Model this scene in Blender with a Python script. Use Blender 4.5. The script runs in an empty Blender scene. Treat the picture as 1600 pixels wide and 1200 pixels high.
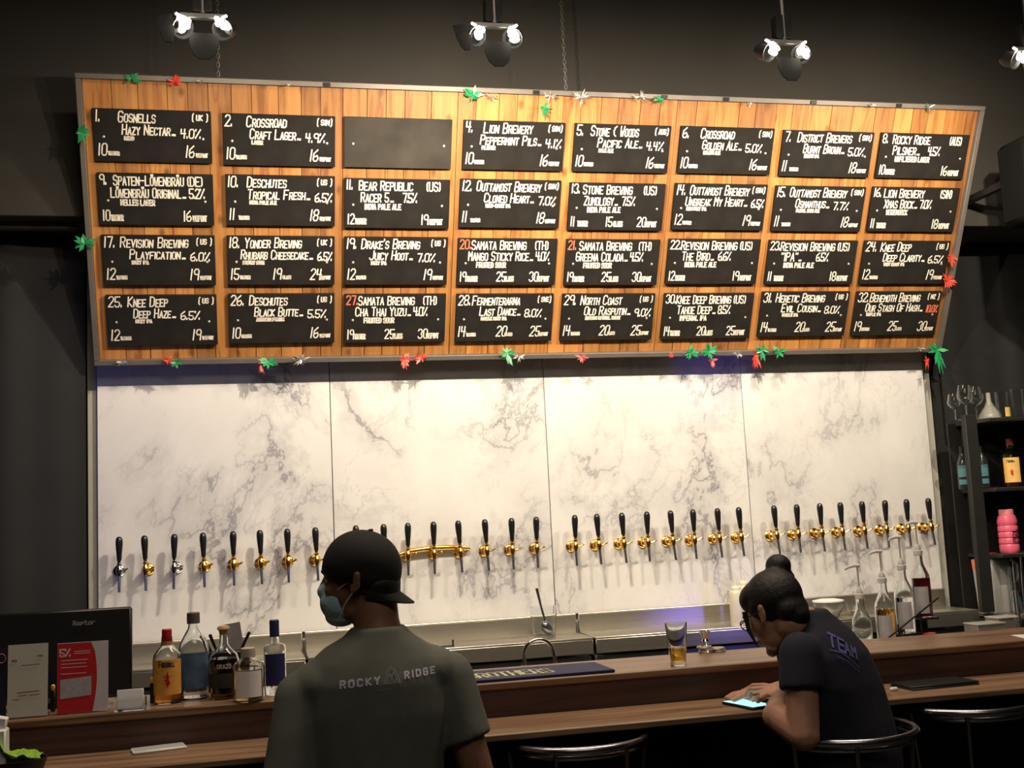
import bpy, bmesh, math, random
from mathutils import Vector, Matrix, Euler
from mathutils.bvhtree import BVHTree
from math import sin, cos, pi, radians
random.seed(7)
S = bpy.context.scene
COL = S.collection
# ---------------------------------------------------------------- camera
CAMP = Vector((0.7764, -6.2876, 0.5165))
FW = Vector((0.22184660, 0.96774185, 0.11941444)); RT = Vector((0.97486132, -0.21752410, -0.04825629)); UP = Vector((0.02072412, -0.12711801, 0.99167108))
FPX = 1801.0
cd = bpy.data.cameras.new('camera'); cam = bpy.data.objects.new('camera', cd); COL.objects.link(cam)
cd.sensor_width = 36.0; cd.lens = FPX / 1600 * 36.0; cd.clip_start = 0.05
M = Matrix((RT, UP, -FW)).transposed().to_4x4(); M.translation = CAMP; cam.matrix_world = M
S.camera = cam

def ray(px, py): return FW + RT * ((px - 800) / FPX) - UP * ((py - 600) / FPX)
def at(px, py, Y):                                     # the point of a photograph pixel at depth plane y = Y
    d = ray(px, py); return CAMP + d * ((Y - CAMP.y) / d.y)
def atz(px, py, Z):
    d = ray(px, py); return CAMP + d * ((Z - CAMP.z) / d.z)

# ---------------------------------------------------------------- world, exposure, lights
S.view_settings.view_transform = 'Standard'; S.view_settings.look = 'None'
S.view_settings.gamma = 1.0; S.view_settings.use_curve_mapping = False
S.view_settings.exposure = 1.25
w = bpy.data.worlds.new('world'); S.world = w; w.use_nodes = True
w.node_tree.nodes['Background'].inputs[0].default_value = (0.5, 0.45, 0.42, 1)
w.node_tree.nodes['Background'].inputs[1].default_value = 0.004

def lamp(name, kind, loc, energy, color, size=0.03, aim=None, angle=120, blend=0.6, sy=None):
    l = bpy.data.lights.new(name, kind); l.energy = energy; l.color = color
    if kind == 'AREA':
        l.size = size
        if sy: l.shape = 'RECTANGLE'; l.size_y = sy
    else: l.shadow_soft_size = size
    if kind == 'SPOT': l.spot_size = radians(angle); l.spot_blend = blend
    o = bpy.data.objects.new(name, l); COL.objects.link(o); o.location = loc
    if aim is not None: o.rotation_euler = (Vector(aim) - Vector(loc)).to_track_quat('-Z', 'Y').to_euler()
    return o
CLUSTERS = [(0.63, 2.44), (1.77, 2.46), (3.04, 2.45), (4.24, 2.47)]
LY = -1.95
WARM = (1.0, 0.845, 0.645)
for i, (x, z) in enumerate(CLUSTERS):
    e = (17, 92, 50, 68)[i]
    lamp('spotlight_beam', 'SPOT', (x + 0.075, LY + 0.09, z - 0.05), e * 0.8, WARM, 0.016, aim=(x + 0.15, -0.2, 1.35), angle=150, blend=0.8)
    lamp('spotlight_beam', 'SPOT', (x - 0.075, LY + 0.09, z - 0.05), e * 0.2, WARM, 0.016, aim=(x - 0.15, -0.2, 1.35), angle=150, blend=0.8)
# unseen: dim warm room lights above the guests; blue spots added for bluish glow
lamp('room_light', 'AREA', (1.5, -6.2, 3.3), 12, (1.0, 0.86, 0.7), 2.6, aim=(1.6, -3.0, 0.0), sy=1.2)
lamp('bar_light', 'AREA', (1.9, -3.0, 3.3), 40, (1.0, 0.8, 0.62), 3.6, aim=(1.9, -2.95, 0.0), sy=0.4)
lamp('blue_light', 'SPOT', (-0.6, -2.6, 0.9), 6, (0.10, 0.16, 1.0), 0.05, aim=(0.12, 0.0, 1.0), angle=55, blend=1)
lamp('blue_light', 'SPOT', (3.45, -1.05, 0.02), 3.2, (0.22, 0.16, 1.0), 0.03, aim=(3.45, -0.3, -0.22), angle=75, blend=1)
lamp('blue_light', 'SPOT', (2.9, -1.15, 0.02), 11, (0.16, 0.14, 1.0), 0.03, aim=(3.45, 0.0, 1.42), angle=20, blend=1)

# ---------------------------------------------------------------- materials
MATS = {}
def nd(t, typ, **kw):
    n = t.nodes.new(typ)
    for k, v in kw.items(): setattr(n, k, v)
    return n
def mat(name, col, rough=0.6, metal=0.0, var=0.08, scale=12.0, bump=0.0, bscale=60.0, trans=0.0, ior=1.45, emit=None, estr=0.0, spec=None, stretch=None, coat=0.0, aniso=0.0, sheen=0.0):
    if name in MATS: return MATS[name]
    m = bpy.data.materials.new(name); m.use_nodes = True; t = m.node_tree; b = t.nodes['Principled BSDF']
    b.inputs['Roughness'].default_value = rough; b.inputs['Metallic'].default_value = metal
    b.inputs['Transmission Weight'].default_value = trans; b.inputs['IOR'].default_value = ior
    b.inputs['Coat Weight'].default_value = coat; b.inputs['Anisotropic'].default_value = aniso
    b.inputs['Sheen Weight'].default_value = sheen
    if spec is not None: b.inputs['Specular IOR Level'].default_value = spec
    tc = nd(t, 'ShaderNodeTexCoord'); src = tc.outputs['Object']
    if stretch:
        mp = nd(t, 'ShaderNodeMapping'); mp.inputs['Scale'].default_value = stretch; t.links.new(src, mp.inputs[0]); src = mp.outputs[0]
    n = nd(t, 'ShaderNodeTexNoise'); n.inputs['Scale'].default_value = scale; n.inputs['Detail'].default_value = 4; t.links.new(src, n.inputs['Vector'])
    mx = nd(t, 'ShaderNodeMix', data_type='RGBA'); t.links.new(n.outputs[0], mx.inputs[0])
    mx.inputs[6].default_value = (*[max(0, c * (1 - 2 * var)) for c in col], 1); mx.inputs[7].default_value = (*[min(1, c * (1 + 2 * var)) for c in col], 1)
    t.links.new(mx.outputs[2], b.inputs['Base Color'])
    if bump:
        n2 = nd(t, 'ShaderNodeTexNoise'); n2.inputs['Scale'].default_value = bscale; n2.inputs['Detail'].default_value = 5; t.links.new(src, n2.inputs['Vector'])
        bp = nd(t, 'ShaderNodeBump'); bp.inputs['Strength'].default_value = bump; bp.inputs['Distance'].default_value = 0.01
        t.links.new(n2.outputs[0], bp.inputs['Height']); t.links.new(bp.outputs[0], b.inputs['Normal'])
    if emit:
        b.inputs['Emission Color'].default_value = (*emit, 1); b.inputs['Emission Strength'].default_value = estr
    MATS[name] = m; return m

def marble():
    m = bpy.data.materials.new('marble'); m.use_nodes = True; t = m.node_tree; b = t.nodes['Principled BSDF']; L = t.links.new
    b.inputs['Roughness'].default_value = 0.45
    tc = nd(t, 'ShaderNodeTexCoord'); mp = nd(t, 'ShaderNodeMapping'); oi = nd(t, 'ShaderNodeObjectInfo')
    of = nd(t, 'ShaderNodeVectorMath', operation='SCALE'); L(oi.outputs['Location'], of.inputs[0]); of.inputs['Scale'].default_value = 3.7
    ad0 = nd(t, 'ShaderNodeVectorMath', operation='ADD'); L(tc.outputs['Object'], ad0.inputs[0]); L(of.outputs[0], ad0.inputs[1]); L(ad0.outputs[0], mp.inputs[0])
    mp.inputs['Rotation'].default_value = (0, 0.6, 0); mp.inputs['Scale'].default_value = (1.0, 1, 0.78)
    def vein(scale, width, det, dist, seed):
        n = nd(t, 'ShaderNodeTexNoise', noise_dimensions='4D'); n.inputs['W'].default_value = seed
        n.inputs['Scale'].default_value = scale; n.inputs['Detail'].default_value = det; n.inputs['Roughness'].default_value = 0.63; n.inputs['Distortion'].default_value = dist
        L(mp.outputs[0], n.inputs['Vector'])
        s = nd(t, 'ShaderNodeMath', operation='SUBTRACT'); L(n.outputs[0], s.inputs[0]); s.inputs[1].default_value = 0.5
        a = nd(t, 'ShaderNodeMath', operation='ABSOLUTE'); L(s.outputs[0], a.inputs[0])
        r = nd(t, 'ShaderNodeMapRange'); r.inputs['From Min'].default_value = 0.0; r.inputs['From Max'].default_value = width; r.inputs['To Min'].default_value = 1; r.inputs['To Max'].default_value = 0
        r.interpolation_type = 'SMOOTHERSTEP'; L(a.outputs[0], r.inputs['Value']); return r.outputs[0]
    v1 = vein(1.25, 0.012, 9, 0.55, 3.1); v2 = vein(1.25, 0.085, 7, 0.55, 3.1); v3 = vein(2.6, 0.013, 8, 0.6, 8.2)
    mask = nd(t, 'ShaderNodeTexNoise'); mask.inputs['Scale'].default_value = 1.6; mask.inputs['Detail'].default_value = 3; L(mp.outputs[0], mask.inputs['Vector'])
    mr = nd(t, 'ShaderNodeMapRange'); mr.inputs['From Min'].default_value = 0.40; mr.inputs['From Max'].default_value = 0.60; L(mask.outputs[0], mr.inputs['Value'])
    def mul(a, k, kk=None):
        q = nd(t, 'ShaderNodeMath', operation='MULTIPLY'); L(a, q.inputs[0])
        if kk is not None: q.inputs[1].default_value = kk
        else: L(k, q.inputs[1])
        return q.outputs[0]
    def add(a, c):
        q = nd(t, 'ShaderNodeMath', operation='ADD'); L(a, q.inputs[0]); L(c, q.inputs[1]); q.use_clamp = True; return q.outputs[0]
    tot = add(add(mul(mul(v1, mr.outputs[0]), None, 0.52), mul(mul(v2, mr.outputs[0]), None, 0.30)), mul(mul(v3, mr.outputs[0]), None, 0.20))
    cl = nd(t, 'ShaderNodeTexNoise'); cl.inputs['Scale'].default_value = 3.0; cl.inputs['Detail'].default_value = 6; L(mp.outputs[0], cl.inputs['Vector'])
    base = nd(t, 'ShaderNodeMix', data_type='RGBA'); L(cl.outputs[0], base.inputs[0]); base.inputs[6].default_value = (0.58, 0.58, 0.59, 1); base.inputs[7].default_value = (0.82, 0.81, 0.79, 1)
    mx = nd(t, 'ShaderNodeMix', data_type='RGBA'); L(tot, mx.inputs[0]); L(base.outputs[2], mx.inputs[6]); mx.inputs[7].default_value = (0.22, 0.215, 0.25, 1)
    L(mx.outputs[2], b.inputs['Base Color']); return m

def wood(name, c1, c2, c3, rough=0.55, axis='Z', knots=True, per=0.35, gscale=1.0, coat=0.0):
    m = bpy.data.materials.new(name); m.use_nodes = True; t = m.node_tree; b = t.nodes['Principled BSDF']; L = t.links.new
    b.inputs['Roughness'].default_value = rough; b.inputs['Coat Weight'].default_value = coat
    tc = nd(t, 'ShaderNodeTexCoord'); oi = nd(t, 'ShaderNodeObjectInfo')
    off = nd(t, 'ShaderNodeVectorMath', operation='SCALE'); off.inputs[0].default_value = (37, 91, 53); L(oi.outputs['Random'], off.inputs['Scale'])
    ad = nd(t, 'ShaderNodeVectorMath', operation='ADD'); L(tc.outputs['Object'], ad.inputs[0]); L(off.outputs[0], ad.inputs[1])
    mp = nd(t, 'ShaderNodeMapping'); L(ad.outputs[0], mp.inputs[0])
    mp.inputs['Scale'].default_value = {'Z': (14 * gscale, 14, 1.3), 'X': (0.9, 16 * gscale, 16 * gscale)}[axis]
    n = nd(t, 'ShaderNodeTexNoise'); n.inputs['Scale'].default_value = 1.6; n.inputs['Detail'].default_value = 7; n.inputs['Distortion'].default_value = 1.4; L(mp.outputs[0], n.inputs['Vector'])
    mp2 = nd(t, 'ShaderNodeMapping'); L(ad.outputs[0], mp2.inputs[0]); mp2.inputs['Scale'].default_value = {'Z': (5, 5, 1.1), 'X': (0.8, 5, 5)}[axis]
    n2 = nd(t, 'ShaderNodeTexNoise'); n2.inputs['Scale'].default_value = 1.5; n2.inputs['Detail'].default_value = 2; L(mp2.outputs[0], n2.inputs['Vector'])
    cr = nd(t, 'ShaderNodeValToRGB'); e = cr.color_ramp.elements; e[0].position = 0.34; e[0].color = (*c3, 1); e[1].position = 0.66; e[1].color = (*c1, 1)
    k = cr.color_ramp.elements.new(0.47); k.color = (*c2, 1)
    L(n.outputs[0], cr.inputs[0])
    hs = nd(t, 'ShaderNodeHueSaturation'); L(cr.outputs[0], hs.inputs['Color'])
    r = nd(t, 'ShaderNodeMapRange'); r.inputs['To Min'].default_value = 1 - per; r.inputs['To Max'].default_value = 1 + per * 0.5; L(oi.outputs['Random'], r.inputs['Value'])
    r2 = nd(t, 'ShaderNodeMapRange'); r2.inputs['From Min'].default_value = 0.3; r2.inputs['From Max'].default_value = 0.7; r2.inputs['To Min'].default_value = 0.8; r2.inputs['To Max'].default_value = 1.15; L(n2.outputs[0], r2.inputs['Value'])
    mm = nd(t, 'ShaderNodeMath', operation='MULTIPLY'); L(r.outputs[0], mm.inputs[0]); L(r2.outputs[0], mm.inputs[1]); L(mm.outputs[0], hs.inputs['Value'])
    out = hs.outputs[0]
    if knots:
        sx_ = nd(t, 'ShaderNodeSeparateXYZ'); L(ad.outputs[0], sx_.inputs[0]); cb_ = nd(t, 'ShaderNodeCombineXYZ'); L(sx_.outputs[0], cb_.inputs[0]); L(sx_.outputs[2], cb_.inputs[1])
        vp = nd(t, 'ShaderNodeMapping'); L(cb_.outputs[0], vp.inputs[0]); vp.inputs['Scale'].default_value = (1, 0.62, 1)
        v = nd(t, 'ShaderNodeTexVoronoi', voronoi_dimensions='2D'); v.inputs['Scale'].default_value = 5.2; L(vp.outputs[0], v.inputs['Vector'])
        kr = nd(t, 'ShaderNodeMapRange'); kr.inputs['From Min'].default_value = 0.035; kr.inputs['From Max'].default_value = 0.11; kr.inputs['To Min'].default_value = 0.75; kr.inputs['To Max'].default_value = 0; L(v.outputs['Distance'], kr.inputs['Value'])
        mk = nd(t, 'ShaderNodeMix', data_type='RGBA'); L(kr.outputs[0], mk.inputs[0]); L(out, mk.inputs[6]); mk.inputs[7].default_value = (c3[0] * 0.45, c3[1] * 0.4, c3[2] * 0.4, 1); out = mk.outputs[2]
    L(out, b.inputs['Base Color'])
    bp = nd(t, 'ShaderNodeBump'); bp.inputs['Strength'].default_value = 0.15; bp.inputs['Distance'].default_value = 0.004; L(n.outputs[0], bp.inputs['Height']); L(bp.outputs[0], b.inputs['Normal'])
    return m

M_MARBLE = marble()
M_PINE = wood('pine', (0.53, 0.245, 0.070), (0.46, 0.195, 0.051), (0.31, 0.110, 0.025), per=0.34)
M_BAR = wood('bar_wood', (0.34, 0.22, 0.13), (0.24, 0.14, 0.080), (0.14, 0.075, 0.046), rough=0.38, axis='X', knots=False, per=0.1)
M_BARFACE = wood('bar_face_wood', (0.11, 0.060, 0.048), (0.08, 0.042, 0.036), (0.055, 0.03, 0.027), rough=0.5, axis='X', knots=False, per=0.1)
M_WALL = mat('charcoal_paint', (0.040, 0.037, 0.032), 0.85, var=0.1, scale=3, bump=0.1, bscale=120)
M_WALLD = mat('dark_wall', (0.012, 0.012, 0.012), 0.8, var=0.15, scale=3, bump=0.1)
M_CURT = mat('black_curtain', (0.0095, 0.010, 0.0105), 0.75, var=0.2, scale=6, sheen=0.1)
M_BACKING = mat('backing_board', (0.42, 0.41, 0.36), 0.7, var=0.05)
M_CHALK = mat('chalkboard', (0.013, 0.0115, 0.010), 0.75, var=0.35, scale=9, spec=0.25)
M_CHALKS = mat('chalkboard_smudged', (0.040, 0.036, 0.030), 0.75, var=0.42, scale=5, spec=0.2)
M_PAINT = mat('white_chalk_paint', (0.90, 0.85, 0.76), 0.7, var=0.03)
M_RED = mat('red_chalk_paint', (0.85, 0.19, 0.09), 0.7, var=0.05)
M_FRAME = mat('frame_metal', (0.20, 0.18, 0.16), 0.5, 0.4, var=0.12, scale=8)
M_BLACK = mat('black_plastic', (0.012, 0.012, 0.013), 0.4, var=0.1)
M_HANDLE = mat('tap_handle_black', (0.010, 0.010, 0.011), 0.3, var=0.1, coat=0.2)
M_BRASS = mat('brass', (0.80, 0.50, 0.14), 0.24, 1.0, var=0.12, scale=40)
M_STEELT = mat('tap_steel', (0.42, 0.42, 0.46), 0.25, 1.0, var=0.1)
M_CHROME = mat('chrome', (0.75, 0.75, 0.76), 0.12, 1.0, var=0.03)
M_STEEL = mat('brushed_steel', (0.56, 0.53, 0.46), 0.34, 0.93, var=0.08, scale=3, stretch=(0.6, 30, 30), bump=0.05, bscale=10, aniso=0.4)
M_STEELD = mat('dull_steel', (0.22, 0.22, 0.20), 0.42, 0.8, var=0.12, scale=3)
M_GLASS = mat('clear_glass', (0.95, 0.97, 0.97), 0.03, trans=1.0, var=0.0)
M_WHITE = mat('white_plastic', (0.80, 0.80, 0.78), 0.4, var=0.03)
M_PAPER = mat('white_paper', (0.86, 0.84, 0.86), 0.8, var=0.03)
M_SKIN = mat('brown_skin', (0.25, 0.125, 0.075), 0.5, var=0.12, scale=25, bump=0.08, bscale=150)
M_SKIN2 = mat('light_skin', (0.47, 0.25, 0.17), 0.5, var=0.12, scale=25, bump=0.08, bscale=150)
M_HAIR = mat('black_hair', (0.009, 0.008, 0.008), 0.6, var=0.3, scale=30, bump=0.25, bscale=90)
M_SHIRT = mat('grey_cotton', (0.12, 0.127, 0.108), 0.9, var=0.12, scale=18, bump=0.12, bscale=14)
M_SHIRT2 = mat('navy_cotton', (0.013, 0.014, 0.026), 0.9, var=0.15, scale=18, bump=0.12, bscale=14)
M_CAP = mat('black_cap_cloth', (0.010, 0.010, 0.010), 0.85, var=0.15, scale=40, bump=0.1, bscale=200)
M_MASK = mat('blue_mask', (0.38, 0.60, 0.66), 0.85, var=0.08, scale=30, bump=0.25, bscale=50)
M_DENIM = mat('dark_trousers', (0.012, 0.012, 0.016), 0.9, var=0.1)
M_FLOOR = mat('dark_floor', (0.03, 0.026, 0.024), 0.5, var=0.2, scale=4)
M_CEIL = mat('black_ceiling', (0.015, 0.015, 0.015), 0.9, var=0.1)

# ---------------------------------------------------------------- mesh helpers
class MB:
    def __init__(s): s.v = []; s.f = []
    def add(s, vs, fs):
        k = len(s.v); s.v += [Vector(v) for v in vs]; s.f += [tuple(i + k for i in f) for f in fs]; return s
    def box(s, c, d, b=0.0, rot=None):
        bm = bmesh.new(); bmesh.ops.create_cube(bm, size=1.0)
        for v in bm.verts: v.co = Vector((v.co.x * d[0], v.co.y * d[1], v.co.z * d[2]))
        if b: bmesh.ops.bevel(bm, geom=bm.edges[:], offset=b, segments=1, affect='EDGES')
        c = Vector(c); vs = [((rot @ v.co) if rot else v.co) + c for v in bm.verts]
        bm.verts.index_update(); fs = [[v.index for v in f.verts] for f in bm.faces]; bm.free(); return s.add(vs, fs)
    def lathe(s, prof, c=(0, 0, 0), n=20, rot=None, cap=True, sx=1.0, sy=1.0):
        c = Vector(c); vs = []; fs = []; m = len(prof)
        for (r, z) in prof:
            for i in range(n):
                a = 2 * pi * i / n; p = Vector((r * cos(a) * sx, r * sin(a) * sy, z)); vs.append((rot @ p if rot else p) + c)
        for j in range(m - 1):
            for i in range(n): fs.append((j * n + i, j * n + (i + 1) % n, (j + 1) * n + (i + 1) % n, (j + 1) * n + i))
        if cap: fs.append(tuple(range(n - 1, -1, -1))); fs.append(tuple((m - 1) * n + i for i in range(n)))
        return s.add(vs, fs)
    def tube(s, pts, r, n=8, closed=False, flat=1.0):
        pts = [Vector(p) for p in pts]; m = len(pts); rs = r if isinstance(r, (list, tuple)) else [r] * m
        vs = []; fs = []; prev = None
        for i, p in enumerate(pts):
            a = pts[(i - 1) % m] if (closed or i) else p; b_ = pts[(i + 1) % m] if (closed or i < m - 1) else p
            t = (b_ - a).normalized()
            if prev is None: u = t.orthogonal().normalized()
            else: u = (prev - t * prev.dot(t)); u = u.normalized() if u.length > 1e-6 else t.orthogonal().normalized()
            prev = u; w_ = t.cross(u)
            for k in range(n):
                q = 2 * pi * k / n; vs.append(p + (u * cos(q) + w_ * sin(q) * flat) * rs[i])
        for i in range(m if closed else m - 1):
            for k in range(n): fs.append((i * n + k, i * n + (k + 1) % n, ((i + 1) % m) * n + (k + 1) % n, ((i + 1) % m) * n + k))
        if not closed: fs.append(tuple(range(n - 1, -1, -1))); fs.append(tuple((m - 1) * n + k for k in range(n)))
        return s.add(vs, fs)
    def ball(s, c, r, rot=None, nu=16, nv=10):
        c = Vector(c); r = (r, r, r) if isinstance(r, (int, float)) else r; vs = [Vector((0, 0, r[2]))]; fs = []
        for j in range(1, nv):
            for i in range(nu):
                a = pi * j / nv; b_ = 2 * pi * i / nu; vs.append(Vector((r[0] * sin(a) * cos(b_), r[1] * sin(a) * sin(b_), r[2] * cos(a))))
        vs.append(Vector((0, 0, -r[2])))
        for i in range(nu): fs.append((0, 1 + i, 1 + (i + 1) % nu))
        for j in range(nv - 2):
            for i in range(nu): a = 1 + j * nu; fs.append((a + i, a + nu + i, a + nu + (i + 1) % nu, a + (i + 1) % nu))
        a = 1 + (nv - 2) * nu
        for i in range(nu): fs.append((a + i, len(vs) - 1, a + (i + 1) % nu))
        return s.add([(rot @ v if rot else v) + c for v in vs], fs)
    def chain(s, pts, n=14):                              # tapered limb: (point, radius) list with round ends
        P = [Vector(p[:3]) for p in pts]; R_ = [p[3] for p in pts]
        s.tube(P, R_, n)
        for p, r in zip(P, R_): s.ball(p, r, nu=14, nv=8)
        return s
    def prism(s, poly, d, c=(0, 0, 0), rot=None):          # polygon in x,z extruded along y
        c = Vector(c); n = len(poly)
        vs = [Vector((p[0], 0, p[1])) for p in poly] + [Vector((p[0], d, p[1])) for p in poly]
        fs = [tuple(range(n)), tuple(range(2 * n - 1, n - 1, -1))] + [(i, i + n, (i + 1) % n + n, (i + 1) % n) for i in range(n)]
        return s.add([(rot @ v if rot else v) + c for v in vs], fs)

def base_matrix(p):
    if p is None: return Matrix()
    m = Matrix.LocRotScale(p.location, p.rotation_euler, None)
    return base_matrix(p.parent) @ m
def obj(name, mb, m, parent=None, world=False, smooth=True, kind=None, label=None):
    me = bpy.data.meshes.new(name)
    vs = mb.v
    if world and parent is not None:
        inv = base_matrix(parent).inverted(); vs = [inv @ v for v in vs]
    me.from_pydata([tuple(v) for v in vs], [], mb.f); me.materials.append(m)
    bm = bmesh.new(); bm.from_mesh(me); bmesh.ops.recalc_face_normals(bm, faces=bm.faces); bm.to_mesh(me); bm.free()
    if smooth:
        me.shade_smooth()
        try: me.set_sharp_from_angle(angle=radians(38))
        except Exception: pass
    o = bpy.data.objects.new(name, me); COL.objects.link(o); o.parent = parent
    if kind: o['kind'] = kind
    if label: o['label'] = label
    return o
def tag(o, label, cat, group=None):
    o['label'] = label; o['category'] = cat
    if group: o['group'] = group
    return o
def thing(name, label, cat, loc=(0, 0, 0), rot=(0, 0, 0), group=None):
    o = bpy.data.objects.new(name, None); o.empty_display_size = 0.05; COL.objects.link(o); o.location = loc; o.rotation_euler = rot
    return tag(o, label, cat, group)
def copy_tree(o, parent=None):
    c = o.copy(); COL.objects.link(c); c.parent = parent
    for ch in list(o.children): copy_tree(ch, c)
    return c
def struct(name, mb, m): return obj(name, mb, m, kind='structure')
def remesh(mb, voxel, smooth_it=4, smooth_f=0.5):
    me = bpy.data.meshes.new('tmp'); me.from_pydata([tuple(v) for v in mb.v], [], mb.f)
    bm = bmesh.new(); bm.from_mesh(me); bmesh.ops.recalc_face_normals(bm, faces=bm.faces); bm.to_mesh(me); bm.free()
    o = bpy.data.objects.new('tmp', me); COL.objects.link(o)
    r = o.modifiers.new('r', 'REMESH'); r.mode = 'VOXEL'; r.voxel_size = voxel
    if smooth_it:
        s_ = o.modifiers.new('s', 'SMOOTH'); s_.factor = smooth_f; s_.iterations = smooth_it
    dg = bpy.context.evaluated_depsgraph_get(); ev = o.evaluated_get(dg); m2 = ev.to_mesh()
    out = MB(); out.v = [v.co.copy() for v in m2.vertices]; out.f = [tuple(p.vertices) for p in m2.polygons]
    ev.to_mesh_clear(); bpy.data.objects.remove(o); return out

# ---------------------------------------------------------------- stroke lettering
LC = {'a': '14344340 411001021343', 'p': '0400 043443433202', 't': '16113040 0434', 'o': '143443413010010314', 'r': '0400 03143444'}
G = {'A': '002640 1232', 'B': '0006 063645443303 3342413000', 'C': '4536160501103041', 'D': '00062645412000', 'E': '46060040 0333', 'F': '460600 0333',
 'G': '45361605011030414323', 'H': '0006 4046 0343', 'I': '0006', 'J': '4641301001', 'K': '0006 460340', 'L': '060040', 'M': '0006234640', 'N': '00064046',
 'O': '160501103041453616', 'P': '0006 063645443303', 'Q': '160501103041453616 2240', 'R': '0006 063645443303 2340', 'S': '4536160504133342413010 01'.replace(' ', ''),
 'T': '2026 0646', 'U': '060110304146', 'V': '062046', 'W': '0610233046', 'X': '0046 0640', 'Y': '0623 462320', 'Z': '06460040',
 '0': '160501103041453616', '1': '0006', '2': '05163645440040', '3': '051636454433 334241301001', '4': '060343 3630', '5': '460603334241301001',
 '6': '360401103041423302', '7': '064620', '8': '13040516364544331302011030414233', '9': '4313040516364540', '.': '0001', '%': '0046 0605 4140', '-': '0343',
 '(': '16050110', ')': '06151100', "'": '0605', '"': '0605 2625', '&': '36151403121130', '*': '0044 0440 2024', ',': '0001', '!': '0006'}
NARROW = {'I': 0.7, '1': 1.1, '.': 0.3, '(': 1, ')': 1, "'": 0.3, '"': 2, '&': 3, ',': 0.3, '!': 0}
def text(mb, s, x, z, h, hw, wf=0.40, sp=0.17, sc=0.74, shear=0.08, jit=0.012, y=0.0, width=None, lower=False):
    """single-stroke marker lettering in the x,z plane; lower case is drawn as small capitals"""
    def layout(wf_, sp_, draw):
        cx = x
        for ch in s:
            if ch == ' ': cx += h * (wf_ * 0.75 + sp_ * 0.3); continue
            dots = ch in 'öäÖÄ'; small = ch.islower(); c = {'ö': 'O', 'ä': 'A', 'Ö': 'O', 'Ä': 'A'}.get(ch, ch.upper())
            if c not in G: continue
            hh = h * (sc if small else 1.0); gw = hh * wf_ * (NARROW[c] / 4.0 if c in NARROW else 1.0)
            if draw:
                strokes = list((LC[ch] if (lower and ch in LC) else G[c]).split())
                if dots: strokes += ['1718', '3738']
                dz = random.uniform(-1, 1) * jit * h
                for st in strokes:
                    P = [(int(st[i]) / 4.0, int(st[i + 1]) / 6.0) for i in range(0, len(st), 2)]
                    if c in 'I1': P = [(a + 0.12, b_) for a, b_ in P]
                    P = [Vector((cx + a * hh * wf_ + (b_ * hh) * shear, y, z + dz + b_ * hh)) for a, b_ in P]
                    for a, b_ in zip(P, P[1:]):
                        d = (b_ - a)
                        if d.length < 1e-6: continue
                        d.normalize(); nrm = Vector((-d.z, 0, d.x)) * hw; e = d * hw * 0.8
                        mb.add([a - e - nrm, b_ + e - nrm, b_ + e + nrm, a - e + nrm], [(0, 1, 2, 3)])
            cx += gw + sp_ * hh
        return cx - x
    if width:
        w0 = layout(wf, sp, False); k = width / w0; wf *= k; sp *= k
    layout(wf, sp, True)
    return mb

# ---------------------------------------------------------------- structure
FL = -1.045
struct('floor', MB().box((1.5, -3.2, FL - 0.05), (12, 8.4, 0.1)), M_FLOOR)
struct('ceiling', MB().box((1.5, -3.2, 3.65), (12, 8.4, 0.1)), M_CEIL)
struct('wall_back', MB().box((1.5, 0.115, 1.28), (12, 0.13, 4.65)), M_WALLD)
struct('wall_left', MB().box((-4.45, -3.2, 1.28), (0.1, 8.4, 4.65)), M_WALLD)
struct('wall_right', MB().box((7.45, -3.2, 1.28), (0.1, 8.4, 4.65)), M_WALLD)
struct('wall_front', MB().box((1.5, -7.35, 1.28), (12, 0.1, 4.65)), M_WALLD)
BULKY = -0.42
struct('wall_upper', MB().box((1.5, (BULKY + 0.05) / 2, 2.86), (12, 0.05 - BULKY, 1.48), 0.004), M_WALL)
struct('trim_1', MB().box((2.405, 0.035, 0.95), (4.91, 0.03, 2.2), 0.002), M_BACKING)

# marble splashback: four slabs
for i in range(4):
    o = obj('marble_panel', MB().box((0, 0, 0.985), (1.196, 0.02, 1.97), 0.0015), M_MARBLE)
    o.location = (0.6 + 1.2 * i, 0.0, 0.0)
    tag(o, ['white marble wall panel at the far left, above the till screen and spirit bottles', 'white marble wall panel second from the left, behind the man in the cap',
            'white marble wall panel third from the left, above the plastic jug and beer glass', 'rightmost white marble wall panel, behind the syrup bottles'][i], 'wall panel', 'marble wall panels')

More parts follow.
